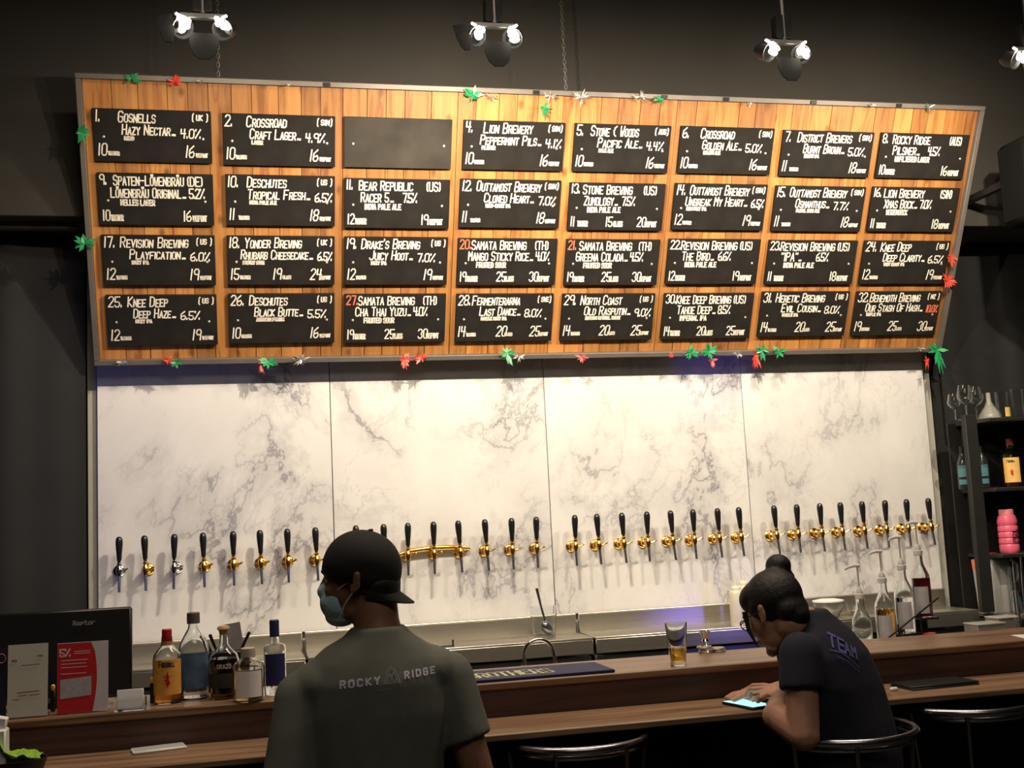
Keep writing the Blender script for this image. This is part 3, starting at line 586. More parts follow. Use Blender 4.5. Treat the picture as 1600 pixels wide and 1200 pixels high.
# ---------------------------------------------------------------- bar
UZ, LZ = 0.055, -0.046
YU0, YU1, YL0 = -2.90, -2.56, -3.16
t = thing('bar_counter', 'long dark wooden bar with a raised ledge and a lower front ledge', 'bar', (2.0, -2.75, FL))
def B(nm, x0, x1, y0, y1, z0, z1, m, bv=0.004): return obj(nm, MB().box(((x0 + x1) / 2 - 2.0, (y0 + y1) / 2 + 2.75, (z0 + z1) / 2 - FL), (x1 - x0, y1 - y0, z1 - z0), bv), m, t)
BX0, BX1 = -1.6, 6.2
B('upper_ledge', BX0, BX1, YU0, YU1, UZ - 0.022, UZ, M_BAR)
B('fascia', BX0, BX1, YU0 + 0.012, YU0 + 0.032, LZ, UZ - 0.022, M_BARFACE, 0.001)
B('lower_ledge', BX0, BX1, YL0, YU0 + 0.05, LZ - 0.020, LZ, M_BAR)
B('front_panel', BX0, BX1, YU0 + 0.30, YU0 + 0.33, FL, LZ - 0.020, M_BLACK, 0.001)
B('underside', BX0, BX1, YU0 + 0.05, YU0 + 0.33, LZ - 0.020, LZ, M_BLACK, 0.001)
B('inner_worktop', BX0, BX1, YU0 + 0.34, -2.0, -0.125, -0.10, M_STEEL)
B('cabinet_body', BX0, BX1, YU0 + 0.34, -2.05, FL, -0.125, M_STEELD, 0.001)
B('ledge_support', BX0, BX1, YU0 + 0.06, YU0 + 0.30, LZ + 0.001, UZ - 0.022, M_BARFACE, 0.001)

# ---------------------------------------------------------------- people
def frame(center, fwd, up, k=1.0):
    f = Vector(fwd).normalized(); r = f.cross(Vector(up)).normalized(); u = r.cross(f)
    m = Matrix((r, f, u)).transposed() * k; c = Vector(center); return m, c
def fx(fr, p): return fr[0] @ Vector(p) + fr[1]
def head_mesh(mb, fr, neck_to, neck_r=0.056):
    R3 = fr[0]; P = lambda *a: fx(fr, a)
    B_ = lambda c, r, rx=0, ry=0, rz=0: mb.ball(P(*c), r, R3 @ Euler((rx, ry, rz)).to_matrix(), 24, 16)
    B_((0, -0.014, 0.032), (0.074, 0.094, 0.086)); B_((0, 0.030, -0.012), (0.062, 0.064, 0.082)); B_((0, 0.030, -0.066), (0.050, 0.056, 0.044), 0.2)
    B_((0, 0.076, -0.094), (0.022, 0.018, 0.018)); B_((0, 0.078, 0.030), (0.048, 0.016, 0.012)); B_((0.034, 0.070, -0.018), (0.020, 0.018, 0.018)); B_((-0.034, 0.070, -0.018), (0.020, 0.018, 0.018))
    mb.chain([(*P(0, 0.088, 0.018), 0.0075), (*P(0, 0.108, -0.016), 0.011), (*P(0, 0.100, -0.022), 0.011)], 10)
    for s in (-1, 1):
        B_((s * 0.011, 0.100, -0.024), (0.008, 0.009, 0.007))
        B_((s * 0.077, -0.006, -0.002), (0.006, 0.018, 0.029), 0.15, 0, s * 0.3); B_((s * 0.080, -0.014, 0.012), (0.007, 0.012, 0.014), 0, 0, s * 0.3); B_((s * 0.076, 0.002, -0.024), (0.006, 0.009, 0.010))
    B_((0, 0.092, -0.050), (0.023, 0.011, 0.0065)); B_((0, 0.090, -0.062), (0.021, 0.011, 0.008))
    n0 = P(0, -0.028, -0.055); n1 = Vector(neck_to)
    mb.chain([(*n0, neck_r), (*(n0.lerp(n1, 0.5)), neck_r * 0.98), (*n1, neck_r * 1.12)], 20)
def face_parts(fr, root, skin):
    P = lambda *a: fx(fr, a); R3 = fr[0]
    for s in (-1, 1):
        e = obj('eye', MB().ball(P(s * 0.030, 0.0755, 0.010), 0.0105, nu=14, nv=10), M_WHITE, root, world=True)
        obj('iris', MB().ball(P(s * 0.030, 0.0845, 0.010), (0.0045, 0.0025, 0.0045), R3, 10, 6), M_BLACK, root, world=True)
        obj('eyebrow', MB().tube([P(s * 0.014, 0.091, 0.027), P(s * 0.032, 0.088, 0.033), P(s * 0.046, 0.076, 0.027)], [0.003, 0.0042, 0.002], 8), M_HAIR, root, world=True)
def ring_loft(mb, rings, n=28, e=2.3):
    """rings: (center, half_x, half_y, yaw)"""
    vs = []; fs = []
    for (c, rx, ry, yw) in rings:
        c = Vector(c)
        for i in range(n):
            a = 2 * pi * i / n; ca, sa = cos(a), sin(a)
            p = Vector((rx * math.copysign(abs(ca) ** (2 / e), ca), ry * math.copysign(abs(sa) ** (2 / e), sa), 0)); p.rotate(Euler((0, 0, yw))); vs.append(c + p)
    for j in range(len(rings) - 1):
        for i in range(n): fs.append((j * n + i, j * n + (i + 1) % n, (j + 1) * n + (i + 1) % n, (j + 1) * n + i))
    fs.append(tuple(range(n - 1, -1, -1))); fs.append(tuple((len(rings) - 1) * n + i for i in range(n)))
    return mb.add(vs, fs)
def hand(mb, wrist, knuckles, mids, tips, thumb, r=0.0085):
    w_ = Vector(wrist)
    for k, m_, t_ in zip(knuckles, mids, tips):
        k, m_, t_ = Vector(k), Vector(m_), Vector(t_)
        mb.chain([(*w_.lerp(k, 0.25), 0.014), (*w_.lerp(k, 0.7), 0.0135), (*k, r * 1.15)], 10)
        mb.chain([(*k, r * 1.12), (*m_, r), (*m_.lerp(t_, 0.6), r * 0.9), (*t_, r * 0.78)], 10)
    a, b_, c = [Vector(q) for q in thumb]
    mb.chain([(*w_.lerp(a, 0.4), 0.014), (*a, 0.0125), (*b_, 0.0105), (*c, 0.0085)], 10)
def decal(name, mb, m, surf, P, a, b_, dirv, parent, off=0.0025, label=None):
    tree = BVHTree.FromPolygons([tuple(v) for v in surf.v], surf.f); P, a, b_, dirv = Vector(P), Vector(a), Vector(b_), Vector(dirv).normalized(); out = MB()
    for v in mb.v:
        p = P + a * v.x + b_ * v.z; h = tree.ray_cast(p - dirv * 0.6, dirv)
        out.v.append((h[0] - dirv * off) if h[0] is not None else p)
    out.f = mb.f; return obj(name, out, m, parent, world=True, smooth=False, kind='stuff', label=label)

# --- the man
PB = Vector((1.05, -3.30, -0.30))
man = thing('person', 'man seen from behind in grey t-shirt, blue face mask and backwards black cap', 'person', PB)
hf = frame((1.045, -3.25, 0.392), (-0.93, 0.34, -0.10), (-0.05, 0.0, 1))
mb = MB(); head_mesh(mb, hf, (1.085, -3.28, 0.225), 0.060)
torso = [((1.06, -3.27, -0.34), 0.165, 0.115, 0), ((1.06, -3.27, -0.2), 0.160, 0.105, 0), ((1.065, -3.28, -0.05), 0.160, 0.108, 0), ((1.07, -3.28, 0.06), 0.178, 0.115, 0), ((1.072, -3.28, 0.13), 0.178, 0.105, 0), ((1.078, -3.28, 0.19), 0.140, 0.085, 0), ((1.083, -3.28, 0.235), 0.09, 0.068, 0)]
ring_loft(mb, torso)
shl, shr = Vector((0.885, -3.28, 0.105)), Vector((1.255, -3.28, 0.130))
ell, elr = Vector((0.835, -3.34, -0.135)), Vector((1.325, -3.32, -0.125))
wl, wr = Vector((0.90, -3.10, -0.015)), Vector((1.30, -3.09, -0.012))
for sh_, el_, wr_ in ((shl, ell, wl), (shr, elr, wr)):
    mb.chain([(*sh_, 0.058), (*sh_.lerp(el_, 0.5), 0.048), (*el_, 0.040)]); mb.chain([(*el_, 0.040), (*el_.lerp(wr_, 0.3), 0.041), (*wr_, 0.026)])
for wr_, sx in ((wl, 1), (wr, -1)):
    K = [wr_ + Vector((sx * (0.02 + 0.018 * i - 0.03), 0.075 - 0.004 * i, 0.004)) for i in range(4)]
    Mi = [k + Vector((sx * 0.012, 0.030, -0.004)) for k in K]; Ti = [k + Vector((sx * 0.026, 0.050 - 0.004 * abs(1 - i), -0.022)) for i, k in enumerate(K)]
    a = wr_ + Vector((sx * 0.045, 0.028, 0.0)); hand(mb, wr_, K, Mi, Ti, [a, a + Vector((sx * 0.018, 0.026, -0.006)), a + Vector((sx * 0.022, 0.050, -0.015))])
for s in (-1, 1):
    hx = 1.06 + s * 0.09
    mb.chain([(hx, -3.27, -0.27, 0.085), (hx + s * 0.05, -3.05, -0.27, 0.072), (hx + s * 0.06, -2.93, -0.285, 0.056)]); mb.chain([(hx + s * 0.06, -2.93, -0.285, 0.056), (hx + s * 0.05, -3.0, -0.5, 0.052), (hx + s * 0.04, -3.06, -0.70, 0.036)])
    mb.chain([(hx + s * 0.04, -3.07, -0.715, 0.036), (hx + s * 0.045, -2.98, -0.735, 0.030)])
bm_ = remesh(mb, 0.0048, 3)
obj('body', bm_, M_SKIN, man, world=True)
face_parts(hf, man, M_SKIN)
# short hair below the cap
hb = MB()
for c, r in (((0, -0.042, -0.020), (0.073, 0.062, 0.044)), ((0, -0.065, -0.035), (0.056, 0.036, 0.040)), ((0, -0.030, -0.005), (0.076, 0.055, 0.034))): hb.ball(fx(hf, c), r, hf[0], 20, 12)
obj('hair', remesh(hb, 0.006, 2), M_HAIR, man, world=True)
# cap: dome cut along its rim, brim at the back, button and eyelet
cm = MB(); nu, nv = 36, 14; R3 = hf[0]; vs = []; fs = []
KT = Matrix.Rotation(radians(21), 3, 'X'); KC = Vector((0, -0.012, 0.035))
def cx_(p): return fx(hf, KT @ (Vector(p) - KC) + KC)
for j in range(nv + 1):
    a = (pi * 0.5) * j / nv
    for i in range(nu):
        b_ = 2 * pi * i / nu; bulge = 1 + 0.012 * abs(cos(3 * b_)) * sin(a)
        zz = 0.008 + 0.012 * sin(b_) if j == nv else None
        p = Vector((0.0835 * sin(a) * cos(b_) * bulge, -0.012 + 0.104 * sin(a) * sin(b_) * bulge, 0.020 + 0.104 * cos(a) ** 0.9 if a < pi / 2 else 0.020))
        vs.append(cx_(p))
for i in range(nu):   # band going down a little, lower at the nape
    b_ = 2 * pi * i / nu; vs.append(cx_((0.0815 * cos(b_), -0.012 + 0.102 * sin(b_), -0.004 - 0.010 * (1 - sin(b_)) / 2)))
for j in range(nv + 1):
    for i in range(nu): fs.append((j * nu + i, j * nu + (i + 1) % nu, (j + 1) * nu + (i + 1) % nu, (j + 1) * nu + i))
cap_o = obj('cap', MB().add(vs, fs), M_CAP, man, world=True)
so = cap_o.modifiers.new('thick', 'SOLIDIFY'); so.thickness = 0.003; so.offset = -1
cb = MB(); n1, n2 = 16, 6; vs = []; fs = []
for layer in (0, -0.003):
    for j in range(n2 + 1):
        for i in range(n1 + 1):
            a = -pi * 0.5 + (i / n1 - 0.5) * pi * 0.80; t_ = j / n2
            rim = Vector((0.080 * cos(a), -0.012 + 0.100 * sin(a), -0.006))
            L_ = 0.054 * cos((i / n1 - 0.5) * pi * 0.92) ** 0.6
            xx = rim.x * (1 - 0.12 * t_); p = Vector((xx, rim.y - L_ * t_, rim.z - 0.022 * t_ - 0.012 * (abs(xx) / 0.08) ** 2 + layer)); vs.append(cx_(p))
m1 = (n1 + 1) * (n2 + 1)
for l_ in (0, m1):
    for j in range(n2):
        for i in range(n1): q = l_ + j * (n1 + 1) + i; fs.append((q, q + 1, q + n1 + 2, q + n1 + 1))
for i in range(n1): q = n2 * (n1 + 1) + i; fs.append((q, q + 1, q + 1 + m1, q + m1))
for j in range(n2):
    for q in (j * (n1 + 1), j * (n1 + 1) + n1): fs.append((q, q + n1 + 1, q + n1 + 1 + m1, q + m1))
obj('brim', MB().add(vs, fs), M_CAP, cap_o, world=True)
obj('button', MB().ball(cx_((0, -0.012, 0.125)), (0.008, 0.008, 0.004), hf[0], 10, 6), M_CAP, cap_o, world=True)
obj('eyelet', MB().ball(cx_((0.045, -0.094, 0.040)), (0.004, 0.003, 0.003), hf[0], 8, 6), mat('grey_thread', (0.25, 0.25, 0.25), 0.8), cap_o, world=True, label='small pale eyelet')
# mask
mk = MB()
for c, r in (((0, 0.052, -0.052), (0.057, 0.062, 0.052)), ((0, 0.070, -0.020), (0.034, 0.048, 0.030)), ((0, 0.060, -0.085), (0.040, 0.045, 0.030))): mk.ball(fx(hf, c), r, hf[0], 24, 14)
mk = remesh(mk, 0.004, 3)
bm = bmesh.new(); V_ = [bm.verts.new(v) for v in mk.v]
for f_ in mk.f: bm.faces.new([V_[i] for i in f_])
bmesh.ops.bisect_plane(bm, geom=bm.verts[:] + bm.edges[:] + bm.faces[:], plane_co=fx(hf, (0, 0.048, -0.05)), plane_no=hf[0] @ Vector((0, 1, -0.25)).normalized(), clear_inner=True)
bm.verts.index_update(); mk = MB(); mk.v = [v.co.copy() for v in bm.verts]; mk.f = [tuple(v.index for v in f_.verts) for f_ in bm.faces]; bm.free()
mo = obj('face_mask', mk, M_MASK, man, world=True)
for s in (-1, 1):
    for z0, z1 in ((-0.022, 0.004), (-0.088, -0.022)):
        obj('strap', MB().tube([fx(hf, (s * 0.054, 0.052, z0)), fx(hf, (s * 0.068, 0.03, (z0 + z1) / 2)), fx(hf, (s * 0.080, -0.004, z1))], 0.0016, 6), M_WHITE, mo, world=True)
# t-shirt
ts = MB()
ring_loft(ts, [((1.06, -3.27, -0.30), 0.185, 0.135, 0), ((1.06, -3.27, -0.18), 0.178, 0.128, 0), ((1.065, -3.28, -0.04), 0.180, 0.125, 0), ((1.07, -3.28, 0.06), 0.192, 0.127, 0), ((1.072, -3.28, 0.14), 0.188, 0.118, 0), ((1.076, -3.28, 0.19), 0.168, 0.100, 0), ((1.078, -3.28, 0.225), 0.130, 0.086, 0), ((1.084, -3.28, 0.25), 0.088, 0.077, 0), ((1.086, -3.28, 0.272), 0.070, 0.070, 0)])
for sh_, el_, k in ((shl, ell, 0.93), (shr, elr, 0.62)):
    e = sh_.lerp(el_, k); d_ = (el_ - sh_).normalized()
    ts.ball(sh_, 0.068); ts.ball(sh_.lerp(Vector((1.08, -3.28, 0.205)), 0.30), (0.085, 0.088, 0.066)); ts.tube([sh_, sh_.lerp(e, 0.5), e], [0.068, 0.066, 0.064], 24)
rnd = random.Random(4)
tsr = remesh(ts, 0.006, 14)
from mathutils import noise as mn
for i, v in enumerate(tsr.v):       # cloth folds
    k = mn.noise(Vector((v.x * 9, v.y * 9, v.z * 3.0))) * 0.007 + mn.noise(Vector((v.x * 22 + 5, v.y * 22, v.z * 8))) * 0.002
    d_ = Vector((v.x - 1.065, v.y + 3.28, 0)); d_ = d_.normalized() if d_.length > 1e-5 else Vector((0, 0, 1)); tsr.v[i] = v + d_ * k
shirt = obj('t_shirt', tsr, M_SHIRT, man, world=True)
tr = MB()
for s in (-1, 1):
    hx = 1.06 + s * 0.09
    tr.chain([(hx, -3.27, -0.27, 0.096), (hx + s * 0.05, -3.05, -0.27, 0.083), (hx + s * 0.06, -2.94, -0.285, 0.066)]); tr.chain([(hx + s * 0.06, -2.94, -0.285, 0.066), (hx + s * 0.05, -3.0, -0.5, 0.062), (hx + s * 0.04, -3.06, -0.69, 0.052)])
tr.ball((1.06, -3.27, -0.29), (0.18, 0.13, 0.09))
obj('trousers', remesh(tr, 0.010, 3), M_DENIM, man, world=True)
for s in (-1, 1):
    hx = 1.06 + s * 0.13
    sm = MB().chain([(hx, -3.09, -0.74, 0.045), (hx, -2.96, -0.752, 0.036), (hx, -2.90, -0.758, 0.028)]); obj('shoe', remesh(sm, 0.008, 2), M_BLACK, man, world=True)
M_PRINT = mat('pale_print', (0.50, 0.50, 0.60), 0.8, var=0.05)
pr_ = MB()
text(pr_, 'ROCKY', 0.0, 0.0, 0.0155, 0.0023, wf=0.62, sp=0.55, shear=0, jit=0.02, width=0.104)
text(pr_, 'RIDGE', 0.158, 0.004, 0.0145, 0.0021, wf=0.62, sp=0.6, shear=0, jit=0.02, width=0.086)
p0 = at(533, 1078, -3.42); decal('shirt_print', pr_, M_PRINT, tsr, p0, (1, 0, 0.055), (0, 0, 1), (0.03, 1, 0), man, label='pale lettering across the shoulder blades')
lg = MB()                       # drop-shaped emblem with a peak inside
def poly_line(mb, P, hw):
    for a, b_ in zip(P, P[1:]):
        a, b_ = Vector((a[0], 0, a[1])), Vector((b_[0], 0, b_[1])); d = (b_ - a).normalized(); n_ = Vector((-d.z, 0, d.x)) * hw; e = d * hw
        mb.add([a - e - n_, b_ + e - n_, b_ + e + n_, a - e + n_], [(0, 1, 2, 3)])
poly_line(lg, [(0, 0), (0.008, 0.026), (0.019, 0.038), (0.032, 0.026), (0.040, 0.0), (0, 0)], 0.0013)
poly_line(lg, [(0.006, 0.003), (0.014, 0.024), (0.019, 0.014), (0.026, 0.027), (0.034, 0.003)], 0.0013); poly_line(lg, [(0.012, 0.002), (0.019, 0.010), (0.028, 0.002)], 0.001)
poly_line(lg, [(-0.02, -0.014), (0.062, -0.010)], 0.0011)
decal('shirt_emblem', lg, mat('faint_print', (0.20, 0.20, 0.22), 0.8), tsr, at(601, 1071, -3.42), (1, 0, 0.055), (0, 0, 1), (0.03, 1, 0), man, label='faint drop-shaped emblem with mountain peaks')

# --- the woman
PW = Vector((2.38, -3.28, -0.32))
wom = thing('person', 'woman with black hair bun and dark t-shirt leaning over a lit phone', 'person', PW)
wf_ = frame(at(1210, 956, -3.215), (-0.44, 0.73, -0.50), (-0.25, 0.42, 0.87), 0.92)
mb = MB(); head_mesh(mb, wf_, (2.305, -3.210, 0.185), 0.050)
yw = radians(-42)      # torso turned towards the left
tor = [((2.40, -3.27, -0.34), 0.15, 0.115, yw), ((2.395, -3.26, -0.22), 0.138, 0.100, yw), ((2.38, -3.25, -0.08), 0.145, 0.098, yw), ((2.36, -3.235, 0.03), 0.155, 0.098, yw), ((2.345, -3.22, 0.11), 0.152, 0.092, yw), ((2.325, -3.21, 0.165), 0.120, 0.078, yw), ((2.31, -3.20, 0.205), 0.070, 0.058, yw)]
tor = [(c, rx, ry, -yw + pi / 2 if False else radians(42)) for c, rx, ry, _ in tor]
ring_loft(mb, tor)
wsl, wsr = Vector((2.222, -3.325, 0.125)), Vector((2.44, -3.095, 0.120))
wel, wer = Vector((2.193, -3.375, -0.080)), Vector((2.40, -3.02, -0.02))
wwl = Vector(atz(1221, 1084, -0.012))
for P_ in ([(*wsl, 0.048), (*wsl.lerp(wel, 0.5), 0.045), (*wel, 0.041)], [(*wel, 0.042), (2.168, -3.27, -0.045, 0.041), (*wwl, 0.022)],
           [(*wsr, 0.048), (*wsr.lerp(wer, 0.5), 0.042), (*wer, 0.034)], [(*wer, 0.034), (2.33, -3.02, -0.015, 0.032), (2.27, -3.0, -0.022, 0.022)]): mb.chain(P_)
K = [atz(1193, 1071, 0.0), atz(1190, 1076, 0.0), atz(1192, 1081, -0.004), atz(1197, 1086, -0.010)]
Mi = [atz(1177, 1071, 0.0), atz(1173, 1077, -0.002), atz(1178, 1085, -0.006), atz(1188, 1091, -0.014)]
Ti = [atz(1161, 1080, -0.022), atz(1164, 1087, -0.024), atz(1172, 1093, -0.026), atz(1184, 1097, -0.026)]
hand(mb, wwl, K, Mi, Ti, [atz(1212, 1090, -0.012), atz(1206, 1096, -0.020), atz(1201, 1101, -0.026)], 0.0082)
w2 = Vector((2.27, -3.0, -0.022)); K = [w2 + Vector((-0.07, 0.03 - 0.02 * i, 0.0)) for i in range(4)]; Mi = [k + Vector((-0.03, 0, -0.002)) for k in K]; Ti = [k + Vector((-0.055, 0, -0.012)) for k in K]
a = w2 + Vector((-0.03, -0.05, -0.004)); hand(mb, w2, K, Mi, Ti, [a, a + Vector((-0.025, -0.01, -0.004)), a + Vector((-0.045, -0.01, -0.008))], 0.008)
for s in (-1, 1):
    h0 = Vector((2.39 + s * 0.06, -3.28 + s * 0.05, -0.28)); kn = h0 + Vector((-0.18, 0.24, 0)) ; kn.y = min(kn.y, -2.90)
    mb.chain([(*h0, 0.08), (*h0.lerp(kn, 0.6), 0.066), (*kn, 0.052)]); mb.chain([(*kn, 0.052), (kn.x + 0.04, kn.y - 0.10, -0.55, 0.046), (kn.x + 0.06, kn.y - 0.12, -0.72, 0.034)]); mb.chain([(kn.x + 0.06, kn.y - 0.13, -0.725, 0.034), (kn.x + 0.02, kn.y - 0.05, -0.74, 0.027)])
obj('body', remesh(mb, 0.0048, 3), M_SKIN2, wom, world=True)
face_parts(wf_, wom, M_SKIN2)
nails = MB()
for tip, mid in zip(Ti and [atz(1161, 1080, -0.022), atz(1164, 1087, -0.024), atz(1172, 1093, -0.026), atz(1184, 1097, -0.026)], [atz(1177, 1071, 0.0), atz(1173, 1077, -0.002), atz(1178, 1085, -0.006), atz(1188, 1091, -0.014)]):
    d_ = (Vector(tip) - Vector(mid)).normalized(); obj('fingernail', MB().ball(Vector(tip) + Vector((0, 0, 0.0058)) + d_ * 0.001, (0.0045, 0.0045, 0.0016), None, 10, 6), mat('nail', (0.62, 0.38, 0.33), 0.3), wom, world=True)
hb = MB()
for c, r in (((0, -0.022, 0.036), (0.084, 0.094, 0.088)), ((0, 0.016, 0.062), (0.075, 0.068, 0.054)), ((0, -0.058, -0.018), (0.066, 0.046, 0.056)), ((0, -0.068, -0.045), (0.045, 0.034, 0.038)), ((0, 0.0, 0.03), (0.085, 0.052, 0.054))): hb.ball(fx(wf_, c), r, wf_[0], 24, 14)
bun = Vector(at(1216, 884, -3.20)); hb.ball(bun, (0.037, 0.037, 0.034)); hb.ball(bun + Vector((0.004, 0, -0.034)), (0.042, 0.040, 0.026))
hair = obj('hair', remesh(hb, 0.0055, 3), M_HAIR, wom, world=True)
obj('hair_lock', MB().tube([fx(wf_, (-0.070, 0.050, 0.035)), fx(wf_, (-0.066, 0.072, -0.02)), fx(wf_, (-0.060, 0.075, -0.075))], [0.008, 0.006, 0.002], 8), M_HAIR, hair, world=True)
g_ = MB()
for s in (-1, 1):
    g_.tube([fx(wf_, (s * 0.033 + 0.024 * cos(q), 0.096, 0.008 + 0.017 * sin(q))) for q in [2 * pi * i / 16 for i in range(16)]], 0.0018, 6, closed=True); g_.tube([fx(wf_, (s * 0.057, 0.095, 0.012)), fx(wf_, (s * 0.079, 0.04, 0.012)), fx(wf_, (s * 0.082, -0.006, 0.008))], 0.0018, 6)
obj('spectacles', g_, M_BLACK, wom, world=True)
ts = MB()
ring_loft(ts, [(c, rx + 0.020, ry + 0.020, q) for c, rx, ry, q in tor[:-1]] + [((2.310, -3.205, 0.212), 0.084, 0.072, radians(42)), ((2.306, -3.205, 0.232), 0.062, 0.060, radians(42))])
for sh_, el_, k in ((wsl, wel, 0.46), (wsr, wer, 0.6)):
    e = sh_.lerp(el_, k); ts.ball(sh_, 0.060); ts.tube([sh_, e], [0.060, 0.060], 24)
wtr = remesh(ts, 0.006, 9)
for i, v in enumerate(wtr.v):
    k = mn.noise(Vector((v.x * 9 + 3, v.y * 9, v.z * 4))) * 0.007; d_ = Vector((v.x - 2.34, v.y + 3.24, 0)); d_ = d_.normalized() if d_.length > 1e-5 else Vector((0, 0, 1)); wtr.v[i] = v + d_ * k
obj('t_shirt', wtr, M_SHIRT2, wom, world=True)
tr = MB()
for s in (-1, 1):
    h0 = Vector((2.39 + s * 0.06, -3.28 + s * 0.05, -0.28)); kn = h0 + Vector((-0.18, 0.24, 0)); kn.y = min(kn.y, -2.90)
    tr.chain([(*h0, 0.092), (*h0.lerp(kn, 0.6), 0.077), (*kn, 0.062)]); tr.chain([(*kn, 0.062), (kn.x + 0.04, kn.y - 0.10, -0.55, 0.056), (kn.x + 0.06, kn.y - 0.12, -0.71, 0.050)])
tr.ball((2.39, -3.28, -0.30), (0.155, 0.14, 0.09)); obj('trousers', remesh(tr, 0.010, 3), M_DENIM, wom, world=True)
for s in (-1, 1):
    h0 = Vector((2.39 + s * 0.06, -3.28 + s * 0.05, -0.28)); kn = h0 + Vector((-0.18, 0.24, 0)); kn.y = min(kn.y, -2.90)
    obj('shoe', remesh(MB().chain([(kn.x + 0.06, kn.y - 0.14, -0.745, 0.042), (kn.x + 0.01, kn.y - 0.04, -0.755, 0.034), (kn.x - 0.02, kn.y + 0.01, -0.76, 0.026)]), 0.008, 2), M_BLACK, wom, world=True)
M_PUR = mat('purple_print', (0.10, 0.10, 0.30), 0.7, var=0.1)
pw = MB(); text(pw, 'TE', 0, 0.0, 0.034, 0.0035, wf=0.6, sp=0.3, shear=0); text(pw, 'AM', 0.052, 0.0, 0.030, 0.0028, wf=0.55, sp=0.3, shear=0)
poly_line(pw, [(0.0, -0.012), (0.035, -0.006), (0.07, -0.012), (0.10, -0.022)], 0.0014); poly_line(pw, [(0.02, -0.022), (0.06, -0.022), (0.10, -0.034)], 0.0012)
decal('shirt_print', pw, M_PUR, wtr, at(1294, 1008, -3.34), (0.88, 0, -0.45), (0.25, 0, 0.95), (0.05, 1, -0.1), wom, off=0.004, label='purple printed letters on the upper back')

# ---------------------------------------------------------------- stools
def stool(x, y, zr, lab, rot=0.0, seat_z=None):
    t = thing('bar_stool', lab, 'bar stool', (x, y, FL), (0, 0, rot), 'bar stools with curved chrome back rails')
    h = zr - FL; sz = (seat_z if seat_z is not None else 0.70)
    pts = [(0.205 * sin(a), -0.205 * cos(a), h) for a in [radians(-88 + 176 * i / 28) for i in range(29)]]
    obj('back_rail', MB().tube(pts, 0.0115, 10, flat=1.0), M_STEELT, t)
    pts2 = [(0.192 * sin(a), -0.192 * cos(a), h - 0.020) for a in [radians(-85 + 170 * i / 28) for i in range(29)]]
    obj('back_band', MB().tube(pts2, 0.008, 8), M_STEELT, t)
    obj('seat', MB().lathe([(0.0, sz - 0.03), (0.165, sz - 0.03), (0.18, sz - 0.015), (0.175, sz + 0.012), (0.15, sz + 0.022), (0.0, sz + 0.024)], n=28, cap=False), M_BLACK, t)
    for a in (-80, -30, 30, 80): a = radians(a); obj('spindle', MB().tube([(0.175 * sin(a), -0.175 * cos(a), sz - 0.02), (0.20 * sin(a), -0.20 * cos(a), h)], 0.007, 8), M_STEELT, t)
    for a in (45, 135, 225, 315): a = radians(a); obj('leg', MB().tube([(0.13 * cos(a), 0.13 * sin(a), sz - 0.03), (0.19 * cos(a), 0.19 * sin(a), 0.004)], 0.011, 8), M_BLACK, t)
    obj('footrest', MB().tube([(0.170 * cos(q), 0.170 * sin(q), 0.26) for q in [2 * pi * i / 28 for i in range(28)]], 0.009, 8, closed=True), M_CHROME, t)
    return t
stool(at(897, 1160, -3.05).x, -3.050, -0.092, 'empty bar stool with curved chrome rail between the man and the woman')
stool(at(1500, 1105, -3.05).x, -3.062, -0.092, 'empty bar stool with curved rail tucked under the bar at the right')
stool(2.375, -3.225, -0.105, 'bar stool the woman in the dark t-shirt sits on', 0.25, seat_z=0.66)
stool(1.075, -3.235, -0.115, 'bar stool the man in the grey t-shirt sits on', 0, seat_z=0.65)

